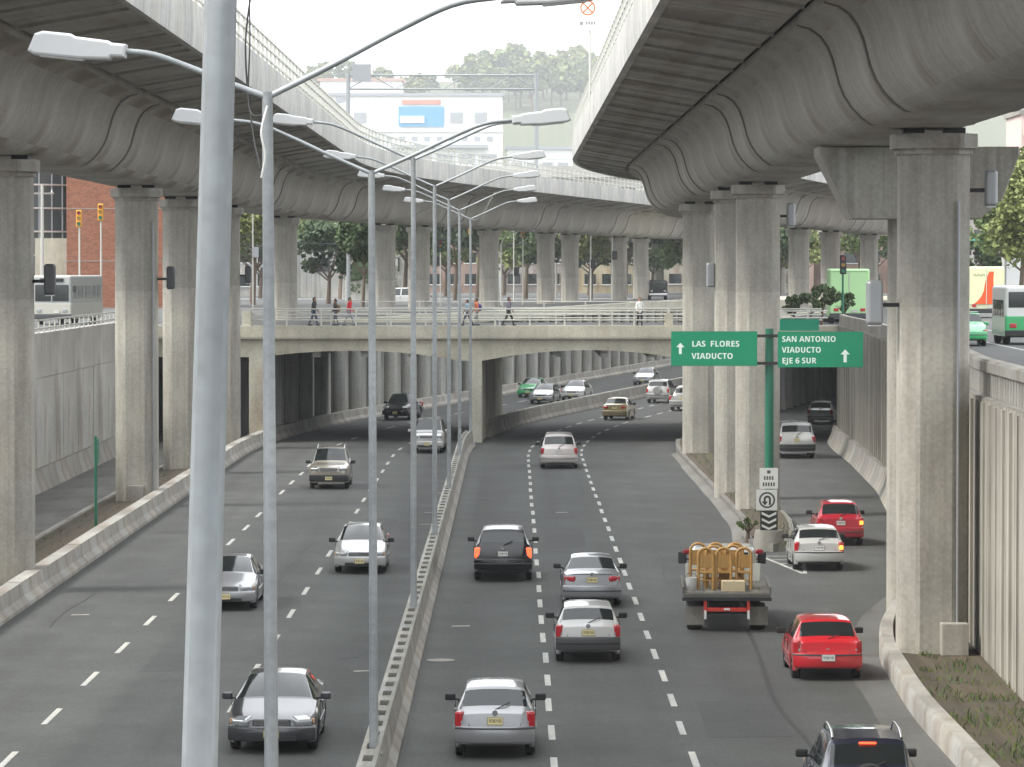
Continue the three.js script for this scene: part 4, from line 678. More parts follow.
// buses and trucks on the side streets
function busBox(name, label, cat, x, d, turn, o) {
  const t = thing(name, label, cat, x, STREET, -d, turn), { W, H, L } = o, y0 = 0.35;
  part('body', rbox(W, H - y0, L, 0, y0 + (H - y0) / 2, -L / 2, 0.14, 3), o.top, t);
  if (o.skirt) part('skirt', rbox(W + 0.02, 1.0, L + 0.02, 0, y0 + 0.48, -L / 2, 0.1, 2), o.skirt, t);
  const face = part('windscreen', rbox(W * 0.86, o.glassH || 0.95, 0.06, 0, o.glassY || H - 0.95, 0.0, 0.04), M.glass, t);
  if (o.split) part('windscreen_divider', box(0.06, o.glassH || 0.95, 0.04, 0, o.glassY || H - 0.95, 0.03), o.top, face);
  if (o.board) part('destination_board', box(W * 0.6, 0.22, 0.05, 0, H - 0.28, 0.02), M.black, t);
  for (const s of [-1, 1]) { for (let k = 0; k < (o.nWin || 0); k++) part('side_window', box(0.04, 0.75, L / (o.nWin + 1) * 0.8, s * W / 2, H - 1.0, -L * (k + 1) / (o.nWin + 1)), M.glass, t);
    part(o.rear ? 'tail_light' : 'headlight', rbox(0.3, 0.2, 0.06, s * W * 0.33, 0.85, 0.02, 0.03), o.rear ? M.red : M.headlamp, t);
    if (o.mirrors) part('wing_mirror', rbox(0.2, 0.4, 0.1, s * (W / 2 + 0.2), H - 0.8, 0.05, 0.04), M.plastic, t);
    const wg = wheelGeos(0.42, 0.3); for (const z of [-L * 0.18, -L * 0.8]) { const w = new THREE.Group(); w.name = 'wheel'; w.position.set(s * (W / 2 - 0.16), 0.42, z); t.add(w); part('tyre', wg.tyre, M.tyre, w); part('rim', wg.rim, M.rim, w); } }
  part('bumper', rbox(W, 0.3, 0.2, 0, 0.5, 0.02, 0.06), o.bumper || M.greyPlastic, t);
  part('number_plate', box(0.34, 0.16, 0.03, 0.3, 0.78, 0.1), plateMats[1], t);
  return t;
}
busBox('city_bus', 'cream and grey bus facing the camera behind the left railing', 'bus', -27.6, 228, 0, { W: 2.4, H: 2.95, L: 8, top: std({ color: lin(0.36, 0.37, 0.35), roughness: 0.5 }), skirt: std({ color: lin(0.42, 0.41, 0.36), roughness: 0.5 }), nWin: 7, split: true, board: true, mirrors: true, glassH: 1.0, glassY: 1.9 }).rotation.y = -0.13;
busBox('microbus', 'white and green minibus seen from behind at the right edge', 'minibus', 22.85, 168, -0.02, { W: 2.1, H: 2.6, L: 5.5, top: M.white, skirt: PAINT.green, nWin: 4, glassH: 0.7, glassY: 2.0, rear: true, bumper: M.plastic });
{ const cv = document.createElement('canvas'); cv.width = 256; cv.height = 256; const c = cv.getContext('2d');
  c.fillStyle = '#d8dcae'; c.fillRect(0, 0, 256, 256); c.fillStyle = '#d8541c'; c.beginPath(); c.moveTo(30, 256); c.quadraticCurveTo(90, 220, 110, 150); c.quadraticCurveTo(115, 80, 150, 20); c.lineTo(185, 20); c.quadraticCurveTo(175, 90, 185, 140); c.quadraticCurveTo(200, 200, 235, 256); c.fill();
  c.fillStyle = '#8a8c62'; for (let k = 0; k < 8; k++) c.fillRect(30 + k * 11, 36 + (k % 3) * 3, 7, 16); c.fillStyle = '#b9b73f'; c.fillRect(195, 150, 26, 50);
  const ct = new THREE.CanvasTexture(cv); ct.colorSpace = THREE.SRGBColorSpace;
  const t = busBox('box_truck', 'cream box truck with a big orange print on its back doors', 'truck', 32.2, 258, -0.03, { W: 2.5, H: 3.5, L: 6, top: std({ color: lin(0.6, 0.62, 0.42), roughness: 0.5 }), rear: true, glassH: 0.01, glassY: 3.2, bumper: M.plastic });
  part('printed_door', box(2.3, 2.4, 0.05, 0, 2.15, 0.03), std({ map: ct, roughness: 0.5 }), t); part('door_bar', box(0.05, 2.4, 0.05, 0, 2.15, 0.06), M.rail, t);
  const g = busBox('box_truck', 'light green box truck behind the traffic light at right', 'truck', 20.6, 232, -0.05, { W: 2.45, H: 3.35, L: 6, top: std({ color: lin(0.42, 0.68, 0.34), roughness: 0.5 }), rear: true, glassH: 0.01, glassY: 3.2 });
  part('door_bar', box(0.05, 2.3, 0.05, 0, 2.0, 0.03), M.rail, g);
}

// ------------------------------------------------------------------ signs
function canvasMat(w, h, draw) { const cv = document.createElement('canvas'); cv.width = w; cv.height = h; const c = cv.getContext('2d'); draw(c, w, h); const t = new THREE.CanvasTexture(cv); t.colorSpace = THREE.SRGBColorSpace; return std({ map: t, roughness: 0.45 }); }
function arrow(c, x, y, s) { c.beginPath(); c.moveTo(x, y - s); c.lineTo(x + s * 0.72, y - s * 0.2); c.lineTo(x + s * 0.25, y - s * 0.2); c.lineTo(x + s * 0.25, y + s); c.lineTo(x - s * 0.25, y + s); c.lineTo(x - s * 0.25, y - s * 0.2); c.lineTo(x - s * 0.72, y - s * 0.2); c.fill(); }
{
  const x = 8.93, d = 131.8, t = thing('direction_sign', 'green overhead direction sign with two panels on a green post', 'road sign', x, 0, -d);
  const GREEN = '#008a62', TXT = '#e6efe6';
  part('post', cyl(0.16, 0.15, 7.7, 0, 0, 0, 16), M.postGreen, t);
  part('footing', uvm(cyl(0.62, 0.5, 0.75, 0, -0.05, 0, 10)), M.kerb, t);
  const front = (w, h, cx, cy, mat, name) => { const p = part(name, box(w, h, 0.05, cx, cy, 0.24), M.signGreen, t); part('lettering', (() => { const g = new THREE.PlaneGeometry(w - 0.02, h - 0.02); g.translate(cx, cy, 0.268); return g; })(), mat, p); for (const yy of [-0.42, 0.42]) part('panel_stiffener', box(w - 0.2, 0.07, 0.06, cx, cy + yy, 0.185), M.rail, p); return p; };
  front(2.98, 1.2, -1.93, 7.01, canvasMat(596, 240, (c) => { c.fillStyle = GREEN; c.fillRect(0, 0, 596, 240); c.fillStyle = TXT; arrow(c, 62, 118, 40); c.font = 'bold 58px sans-serif'; c.fillText('LAS  FLORES', 140, 106); c.fillText('VIADUCTO', 140, 192); }), 'sign_panel');
  front(2.96, 1.24, 1.75, 6.98, canvasMat(592, 248, (c) => { c.fillStyle = GREEN; c.fillRect(0, 0, 592, 248); c.fillStyle = TXT; arrow(c, 468, 168, 46); c.font = 'bold 55px sans-serif'; c.fillText('SAN ANTONIO', 26, 70); c.fillText('VIADUCTO', 26, 146); c.fillText('EJE 6 SUR', 26, 222); }), 'sign_panel');
  part('small_panel', box(1.36, 0.4, 0.05, 1.02, 7.83, 0.16), M.signGreen, t);
  for (const y of [7.45, 6.5]) { part('clamp', box(1.0, 0.1, 0.1, 0, y, 0.2), M.plastic, t); }
  const v = thing('road_sign', 'white sign with three dark lines low on the green post', 'road sign', x - 0.03, 2.15, -d + 0.24);
  part('plate', box(0.64, 0.72, 0.02, 0, 0.36, 0), M.white, v); part('print', (() => { const g = new THREE.PlaneGeometry(0.62, 0.7); g.translate(0, 0.36, 0.013); return g; })(), canvasMat(124, 140, (c) => { c.fillStyle = '#cfd0cc'; c.fillRect(0, 0, 124, 140); c.fillStyle = '#50524f'; c.fillRect(50, 14, 24, 22); for (const [y, n] of [[54, 4], [98, 5]]) for (let k = 0; k < n; k++) { c.fillRect(20 + k * 18 + (n < 5 ? 8 : 0), y, 12, 26); } }), v);
  const u = thing('road_sign', 'square sign with a round black turn symbol on the green post', 'road sign', x - 0.1, 1.4, -d + 0.25);
  part('plate', box(0.72, 0.72, 0.02, 0, 0.36, 0), M.white, u); part('print', (() => { const g = new THREE.PlaneGeometry(0.7, 0.7); g.translate(0, 0.36, 0.013); return g; })(), canvasMat(140, 140, (c) => { c.fillStyle = '#c9cac6'; c.fillRect(0, 0, 140, 140); c.lineWidth = 11; c.strokeStyle = '#252625'; c.beginPath(); c.arc(72, 70, 50, 0, 7); c.stroke(); c.lineWidth = 14; c.beginPath(); c.moveTo(92, 104); c.lineTo(92, 64); c.arc(74, 64, 18, 0, Math.PI, true); c.lineTo(56, 84); c.stroke(); c.fillStyle = '#252625'; c.beginPath(); c.moveTo(36, 80); c.lineTo(78, 80); c.lineTo(57, 108); c.fill(); }), u);
  const ch = thing('chevron_board', 'black and white chevron board at the nose of the island', 'marker board', x - 0.03, 0.72, -d + 0.52);
  part('plate', box(0.6, 0.68, 0.03, 0, 0.34, -0.15), M.black, ch); part('print', (() => { const g = new THREE.PlaneGeometry(0.58, 0.66); g.translate(0, 0.34, -0.13); return g; })(), canvasMat(120, 136, (c) => { c.fillStyle = '#1d1f1e'; c.fillRect(0, 0, 120, 136); c.fillStyle = '#c8cac4'; for (const y of [6, 50, 94]) { c.beginPath(); c.moveTo(8, y); c.lineTo(60, y + 26); c.lineTo(112, y); c.lineTo(112, y + 18); c.lineTo(60, y + 42); c.lineTo(8, y + 18); c.fill(); } }), ch);
  // round no-entry style sign on the right deck edge
  const s = thing('deck_sign', 'small white sign with an orange crossed circle above the right deck edge', 'road sign', 3.42, 16.8, -172);
  part('post', cyl(0.05, 0.05, 5.2, 0.1, 0, 0, 8), M.rail, s); part('plate', box(0.92, 1.45, 0.03, 0, 4.45, 0.07), M.white, s);
  part('print', (() => { const g = new THREE.PlaneGeometry(0.9, 1.43); g.translate(0, 4.45, 0.088); return g; })(), canvasMat(128, 204, (c) => { c.fillStyle = '#f4f4f2'; c.fillRect(0, 0, 128, 204); c.strokeStyle = '#c9632e'; c.lineWidth = 9; c.beginPath(); c.arc(64, 62, 44, 0, 7); c.moveTo(34, 32); c.lineTo(94, 92); c.moveTo(94, 32); c.lineTo(34, 92); c.stroke(); c.fillStyle = '#8b8b88'; c.fillRect(12, 150, 22, 22); for (let k = 0; k < 4; k++) c.fillRect(50 + k * 17, 148, 13, 22); }), s);
  const gs = thing('green_signpost', 'thin green sign post seen edge-on on the left verge', 'sign post', -15.35, 0.2, -140);
  part('post', cyl(0.055, 0.055, 3.4, 0, 0, 0, 8), M.postGreen, gs); const pl = box(0.05, 0.9, 0.75, 0.06, 2.85, 0); part('sign_back', pl, M.postGreen, gs);
}
function trafficLight(x, d, label, o = {}) {
  const t = thing('traffic_light', label, 'traffic light', x, STREET, -d), h = o.h || 4.2, m = o.dark ? M.plastic : std({ color: lin(0.62, 0.3, 0.02), roughness: 0.5 });
  part('post', cyl(0.07, 0.055, h + 0.4, 0, 0, -0.2, 10), o.green ? M.postGreen : M.rail, t);
  const b = part('housing', rbox(0.36, 1.1, 0.3, 0, h, 0, 0.05), m, t);
  const cs = [lin(0.25, 0.02, 0.02), lin(0.35, 0.2, 0.02), lin(0.02, 0.2, 0.12)];
  for (let k = 0; k < 3; k++) { const c = new THREE.CylinderGeometry(0.12, 0.12, 0.05, 14); c.rotateX(Math.PI / 2); c.translate(0, h + 0.35 - k * 0.35, 0.16); part('lens', c, std({ color: cs[k], roughness: 0.2 }), b); const v = new THREE.CylinderGeometry(0.135, 0.135, 0.16, 14, 1, true, Math.PI / 2, Math.PI); v.rotateX(Math.PI / 2); v.translate(0, h + 0.35 - k * 0.35, 0.22); part('visor', v, m, b); }
  return t;
}
trafficLight(-28.0, 246, 'yellow traffic light on a post in front of the brick building, left one', { h: 6.6 });
trafficLight(-26.6, 246, 'yellow traffic light beside the dark box, right one before the brick building', { h: 7.0 });
trafficLight(5.2 - 9, 345, 'yellow traffic light behind the bridge railing, right of the middle lamp posts', { h: 7.0 });
trafficLight(1.0, 352, 'distant yellow traffic light beside the curved lamp bracket', { h: 6.8 });
trafficLight(18.9, 217, 'traffic light on a green post in front of the green truck', { h: 3.6, green: true, dark: true });

// ------------------------------------------------------------------ people on the bridge
function person(x, d, turn, label, c, o = {}) {
  const g = o.stride ?? 0.22, H = 1.62 * (o.s || 1), arms = o.arms || 0.18, lean = o.lean || 0.03;
  const J = []; const seg = (a, b, ra, rb, col) => J.push([a, b, ra, rb, col]);
  const hip = 0.86, sh = 1.32;
  seg([0, hip, 0], [0, 1.08, lean * 0.4], 0.14, 0.13, c.shirt); seg([0, 1.08, lean * 0.4], [0, sh, lean], 0.14, 0.135, c.shirt); seg([-0.14, sh, lean], [0.14, sh, lean], 0.07, 0.07, c.shirt);
  for (const s of [-1, 1]) {
    const f = s * g; seg([s * 0.085, hip, 0], [s * 0.09, 0.47, f * 0.55 + 0.04], 0.088, 0.062, c.trousers); seg([s * 0.09, 0.47, f * 0.55 + 0.04], [s * 0.09, 0.09, f - (f < 0 ? 0.06 : 0)], 0.06, 0.042, c.trousers); seg([s * 0.09, 0.045, f - 0.04 - (f < 0 ? 0.04 : 0)], [s * 0.1, 0.035, f + 0.13], 0.042, 0.034, c.shoes);
    const af = -s * arms, el = [s * 0.235, 1.06, lean + af * 0.45 - 0.03], wr = [s * 0.225, 0.86, lean + af * 0.9 + 0.08];
    seg([s * 0.18, sh - 0.01, lean], el, 0.055, 0.045, c.shirt); seg(el, wr, 0.043, 0.032, o.sleeves ? c.shirt : c.skin); seg(wr, [s * 0.22, 0.76, lean + af + 0.1], 0.036, 0.024, c.skin);
  }
  seg([0, sh, lean], [0, 1.46, lean + 0.015], 0.05, 0.048, c.skin); seg([0, 1.5, lean + 0.03], [0, 1.56, lean + 0.02], 0.082, 0.088, c.skin); seg([0, 1.51, lean + 0.12], [0, 1.49, lean + 0.115], 0.014, 0.018, c.skin);
  seg([0, 1.6, lean - 0.005], [0, 1.53, lean - 0.035], 0.085, 0.075, c.hair);
  if (o.bag) seg([0.0, 1.2, lean - 0.2], [0, 1.0, lean - 0.2], 0.11, 0.12, o.bag);
  const R = 64, mc = new MarchingCubes(R, new THREE.MeshBasicMaterial(), false, false, 60000); mc.isolation = 0;
  const half = 0.92, cy = 0.86, dist = (p, s) => { const [a, b, ra, rb] = s; const ax = b[0] - a[0], ay = b[1] - a[1], az = b[2] - a[2], px = p[0] - a[0], py = p[1] - a[1], pz = p[2] - a[2]; const t = clamp((px * ax + py * ay + pz * az) / (ax * ax + ay * ay + az * az + 1e-9)); const dx = px - ax * t, dy = py - ay * t, dz = pz - az * t; return Math.sqrt(dx * dx + dy * dy + dz * dz) - lerp(ra, rb, t); };
  for (let k = 0; k < R; k++) for (let j = 0; j < R; j++) for (let i = 0; i < R; i++) {
    const p = [(i - R / 2) / (R / 2) * half, (j - R / 2) / (R / 2) * half + cy, (k - R / 2) / (R / 2) * half]; let m = 9;
    if (Math.abs(p[0]) < 0.42 && Math.abs(p[2]) < 0.55) for (const s of J) { const q = dist(p, s), h = clamp(0.5 + 0.5 * (m - q) / 0.03); m = lerp(m, q, h) - 0.03 * h * (1 - h); }
    mc.field[i + j * R + k * R * R] = -m;
  }
  mc.update(); const n = mc.count, pos = new Float32Array(n * 3), nor = new Float32Array(n * 3), col = new Float32Array(n * 3);
  for (let i = 0; i < n; i++) { const p = [mc.positionArray[i * 3] * half, mc.positionArray[i * 3 + 1] * half + cy, mc.positionArray[i * 3 + 2] * half]; let best = 9, bc = c.skin; for (const s of J) { const q = dist(p, s); if (q < best) { best = q; bc = s[4]; } } for (let e = 0; e < 3; e++) { pos[i * 3 + e] = p[e] * H / 1.69; nor[i * 3 + e] = mc.normalArray[i * 3 + e]; col[i * 3 + e] = bc[e]; } }
  const ge = new THREE.BufferGeometry(); ge.setAttribute('position', new THREE.BufferAttribute(pos, 3)); ge.setAttribute('color', new THREE.BufferAttribute(col, 3)); ge.computeVertexNormals();
  const m = single('person', ge, std({ color: lin(1, 1, 1), vertexColors: true, roughness: 0.85 }), label, 'person'); m.position.set(x, STREET + 0.15, -d); m.rotation.y = turn;
}
const skin = [0.3, 0.16, 0.09], hair = [0.012, 0.01, 0.008], jean = [0.04, 0.055, 0.1], dark = [0.02, 0.02, 0.024];
person(-11.2, 214.4, Math.PI / 2, 'person in dark clothes walking left of the group on the bridge', { shirt: dark, trousers: jean, shoes: dark, skin, hair }, { sleeves: true, lean: 0.05 });
person(-9.95, 214.7, -Math.PI / 2, 'person in a dark jacket next to the one in red on the bridge', { shirt: [0.05, 0.035, 0.03], trousers: [0.12, 0.13, 0.15], shoes: dark, skin, hair }, { sleeves: true, stride: 0.1, s: 0.94, bag: [0.2, 0.12, 0.06] });
person(-9.2, 214.3, Math.PI / 2, 'person in a red jacket walking across the bridge', { shirt: [0.5, 0.02, 0.03], trousers: [0.25, 0.27, 0.3], shoes: dark, skin, hair }, { sleeves: true, stride: 0.28, lean: 0.06 });
person(-2.5, 214.4, -Math.PI / 2, 'person in a pale blue top seen between lamp posts on the bridge', { shirt: [0.3, 0.38, 0.45], trousers: jean, shoes: dark, skin, hair }, { s: 0.92, stride: 0.3 });
person(-1.98, 214.8, -Math.PI / 2, 'person in an orange top on the middle of the bridge', { shirt: [0.55, 0.16, 0.07], trousers: [0.3, 0.3, 0.3], shoes: dark, skin, hair }, { s: 0.97, stride: 0.08, bag: [0.05, 0.05, 0.2] });
person(-0.2, 214.4, Math.PI / 2, 'person in grey and black striding over the middle of the bridge', { shirt: [0.14, 0.13, 0.16], trousers: dark, shoes: dark, skin, hair }, { stride: 0.3, sleeves: true });
person(7.2, 214.4, 0.3, 'person in a white shirt and black trousers at the right of the bridge', { shirt: [0.75, 0.75, 0.74], trousers: dark, shoes: dark, skin, hair }, { sleeves: true, stride: 0.12 });

// ------------------------------------------------------------------ trees, shrubs and background
function leafMat(r, g, b) { return new THREE.MeshPhysicalMaterial({ color: lin(r, g, b), roughness: 0.8, transmission: 0.0, side: THREE.DoubleSide }); }
const LEAF = [leafMat(0.09, 0.13, 0.035), leafMat(0.055, 0.09, 0.03), leafMat(0.17, 0.2, 0.06), leafMat(0.04, 0.07, 0.03)];
function crownGeo(rx, ry, n, leaf, clumps, droop = 0) {
  const cs = []; for (let k = 0; k < clumps; k++) { const a = rr(0, 6.283), z = rr(-0.8, 1), q = Math.sqrt(1 - Math.min(1, z * z) * 0.9), r = Math.cbrt(rr(0.25, 1)); cs.push([Math.cos(a) * q * rx * r * 0.78, z * ry * 0.78 * r, Math.sin(a) * q * rx * r * 0.78, rr(0.22, 0.42) * Math.min(rx, ry)]); }
  const pos = new Float32Array(n * 18), e = new THREE.Euler(), v = new THREE.Vector3();
  for (let i = 0; i < n; i++) { const c = cs[i % clumps], a = rr(0, 6.283), z = rr(-1, 1), q = Math.sqrt(1 - z * z), r = c[3] * Math.pow(rnd(), 0.4); const x = c[0] + Math.cos(a) * q * r, y = c[1] + z * r * 0.8 - droop * rnd() * rnd(), w = c[2] + Math.sin(a) * q * r, s = leaf * rr(0.6, 1.4);
    e.set(rr(-1.3, 1.3), rr(0, 6.28), rr(-1, 1)); const Q = [[-0.5, 0, 0], [0, -0.3, 0.25], [0.5, 0, 0], [-0.5, 0, 0], [0.5, 0, 0], [0, 0.1, -0.3]]; Q.forEach((p, k) => { v.set(p[0] * s, p[1] * s, p[2] * s * 1.4).applyEuler(e); pos.set([x + v.x, y + v.y, w + v.z], i * 18 + k * 3); }); }
  const g = new THREE.BufferGeometry(); g.setAttribute('position', new THREE.BufferAttribute(pos, 3)); g.computeVertexNormals(); return g;
}
function trunkGeo(h, r, spread) { const gs = [bar([0, -0.2, 0], [0.05 * h, h, 0], r, 8, r * 0.55)]; for (let k = 0; k < 6; k++) { const a = k * 1.05 + rr(0, 0.6), b = h * rr(0.65, 1); gs.push(bar([0.05 * b, b, 0], [Math.cos(a) * spread, b + spread * rr(0.7, 1.3), Math.sin(a) * spread], r * 0.4, 6, r * 0.12)); } return merge(gs); }
function tree(name, label, x, y, d, h, rx, ry, n, leaf, clumps, mat, group, droop) {
  const t = thing(name, label, 'tree', x, y, -d, 0, group); part('trunk', trunkGeo(h - ry * 0.7, Math.max(0.1, rx * 0.07), rx * 0.6), M.bark, t); const c = part('crown', crownGeo(rx, ry, n, leaf, clumps, droop), mat, t); c.position.y = h; return t;
}
tree('street_tree', 'leafy green tree at the right edge above the minibus', 31.4, STREET, 228, 7.0, 3.0, 4.0, 9000, 0.3, 60, LEAF[2], undefined, 1.0);
tree('street_tree', 'second leafy tree behind the one at the right edge', 35, STREET, 262, 6.6, 3.2, 3.4, 5000, 0.34, 40, LEAF[0], undefined, 0.6);
tree('street_tree', 'low dark tree behind the orange printed truck', 36, STREET, 300, 4, 3, 2.2, 2500, 0.4, 24, LEAF[1]);
[[17.2, 219, 0.9], [18.0, 221, 1.1], [19.1, 219, 0.9], [16.3, 220, 0.8]].forEach(([x, d, s], i) => tree('planter_shrub', ['wispy green shrub on top of the wall behind the sign', 'taller wispy shrub on top of the wall behind the sign', 'wispy shrub left of the green traffic light post', 'small shrub at the left end of the planted wall'][i], x, STREET, d, 1.6 * s, 0.95 * s, 0.75 * s, 900, 0.16, 16, LEAF[1], 'shrubs on top of the right wall'));
tree('planter_shrub', 'small green bush beside the chevron board', 8.3, 0.28, 133.6, 0.5, 0.45, 0.3, 500, 0.1, 8, LEAF[0]);
// trees behind the bridge at street level
[[-12.5, 318, 6, 2.4, 3, 1], [-26, 380, 7, 4, 4, 3], [-19, 420, 8, 4, 4.5, 1], [-11, 430, 9, 4.5, 5, 0], [-4, 440, 9, 4.5, 5, 3], [1.5, 425, 8, 4, 5, 0], [6, 450, 9, 4, 5, 1], [-31, 400, 8, 4, 4, 0], [14, 470, 8, 4, 4, 3], [24, 500, 8, 5, 4, 0], [33, 470, 7, 4, 4, 1], [41, 450, 8, 5, 4, 0]].forEach(([x, d, h, rx, ry, m], i) => tree('street_tree', ['small tree beside the cream column past the bridge', 'dark tree between the left columns', 'bushy tree left of the second column pair', 'tall green tree seen over the bridge left of middle', 'dark green tree behind the yellow traffic lights', 'light green tree behind the curved lamp bracket', 'tree left of the distant column pair', 'green tree behind the pale car at left', 'far tree between the distant columns', 'far tree under the right elevated road', 'far tree behind the three right columns', 'far tree right of the three right columns'][i], x, STREET, d, h, rx, ry, 2600, 0.42, 28, LEAF[m], 'trees behind the bridge'));
// hill far behind
{
  const K = 2.4, up = (y) => 9.8 + (y - 9.8) * K;
  const g = new THREE.PlaneGeometry(900, 1500, 60, 60); g.rotateX(-Math.PI / 2); g.translate(0, 0, -1300); const p = g.attributes.position;
  for (let i = 0; i < p.count; i++) { const d = -p.getZ(i), x = p.getX(i); p.setY(i, STREET - 1 + 64 * smooth(620, 1250, d) + 5 * (fbm(x / 900 + 0.5, d / 1600, 12, 16, 211, 3) - 0.5) * smooth(600, 800, d)); }
  g.translate(0, -9.8, 0); g.scale(K, K, K); g.translate(0, 9.8, 0); g.computeVertexNormals(); struct('hill', uvm(g), std({ color: lin(0.12, 0.14, 0.06), map: concTex, roughness: 1 }));
  const hy = (d) => STREET - 1 + 64 * smooth(620, 1250, d) - 1;
  const protos = [], HILL = [leafMat(0.11, 0.15, 0.03), leafMat(0.15, 0.17, 0.04), leafMat(0.08, 0.12, 0.03), leafMat(0.13, 0.16, 0.045)];
  const list = []; for (let k = 0; k < 34; k++) { const px = k < 12 ? 300 + k * 22 : 470 + (k - 12) * 6.2; const d = 1040 + (k * 37 % 90); list.push([(px + rr(-5, 5) - 512) * d / 3800, d, rr(0.7, 1.2) * (px > 540 ? 1.1 : px > 470 ? 0.95 : 0.72)]); }
  list.forEach(([x, d, s], k) => { if (k < 4) { const t = tree('hillside_tree', 'hazy green tree on the far hillside behind the white building', x * K, up(hy(d)), d * K, 9, 5, 5, 900, 1.5, 22, HILL[k], 'hazy hillside trees'); t.scale.setScalar(s * K); protos.push(t); } else { const c = copyThing(protos[k % 4], 'hazy green tree on the far hillside behind the white building', x * K, up(hy(d)), -d * K, k * 1.3, 'hazy hillside trees'); c.scale.setScalar(s * K); } });
  // white institutional building
  const wm = std({ color: lin(0.72, 0.72, 0.7), roughness: 0.7 }), gm = std({ color: lin(0.28, 0.3, 0.32), roughness: 0.5 }), bm = std({ color: lin(0.06, 0.28, 0.5), roughness: 0.5 });
  const b = thing('white_building', 'long pale building with a blue sign panel on the far slope', 'building', -21 * K, up(20), -800 * K); b.scale.setScalar(K);
  part('wall', box(38, 24, 20, 0, 13.5, 0), wm, b); part('roof', box(39, 0.6, 21, 0, 25.8, 0), gm, b); part('upper_block', box(17, 2.6, 14, -10.5, 27.4, 0), wm, b); part('upper_roof', box(18, 0.6, 15, -10.5, 29.0, 0), std({ color: lin(0.4, 0.26, 0.2), roughness: 0.8 }), b);
  const sg = part('sign_panel', box(9.4, 4.2, 0.4, 2.2, 21.2, 10.3), bm, b); part('sign_band', box(5, 1.4, 0.2, 0.3, 20.6, 10.6), wm, sg); part('sign_crest', box(8, 0.9, 0.3, 2.2, 24.2, 10.2), std({ color: lin(0.5, 0.2, 0.14), roughness: 0.6 }), b);
  for (let k = 0; k < 7; k++) if (k < 2 || k > 4) part('window', box(2.6, 2.2, 0.3, -15.5 + k * 5, 21, 10.1), gm, b); for (let k = 0; k < 8; k++) part('window', box(3.4, 1.8, 0.3, -16 + k * 4.6, 12.5, 10.1), gm, b); for (let k = 0; k < 14; k++) part('window', box(1.2, 0.9, 0.3, -17.4 + k * 2.6, 16.6, 10.1), gm, b); part('ledge', box(38.4, 0.5, 0.6, 0, 18.3, 10.2), wm, b); part('canopy', box(20, 0.7, 2, 6, 15, 10.8), gm, b);
  { const c = new THREE.CylinderGeometry(1.1, 1.1, 0.3, 20); c.rotateX(Math.PI / 2); c.translate(-14.5, 25.2, 10.2); part('round_window', c, gm, b); }
  const b2 = thing('white_building', 'lower white building right of the blue sign building', 'building', 6 * K, up(20), -820 * K); b2.scale.setScalar(K); part('wall', box(14, 12, 16, 0, 9, 0), wm, b2); part('roof', box(15, 0.7, 17, 0, 15.4, 0), gm, b2); for (let k = 0; k < 4; k++) part('window', box(2.2, 1.6, 0.3, -5 + k * 3.3, 11.5, 8.1), gm, b2);
  const ov = thing('far_overpass', 'pale distant overpass below the hillside trees', 'overpass', 2, 6.4, -640); part('deck', box(46, 1.9, 9, 0, 19.5, 0), M.parapet[0], ov); part('girder', box(44, 1.6, 7, 0, 17.75, 0), M.parapet[0], ov); for (let k = 0; k < 4; k++) part('pier', box(1.4, 17, 2, -18 + k * 12, 8.5, 0), M.parapet[1], ov); for (let k = 0; k < 16; k++) part('railing_post', box(0.15, 1.1, 0.15, -22 + k * 3, 21, 4.3), M.rail, ov); part('railing_rail', box(46, 0.14, 0.14, 0, 21.5, 4.3), M.rail, ov);
}
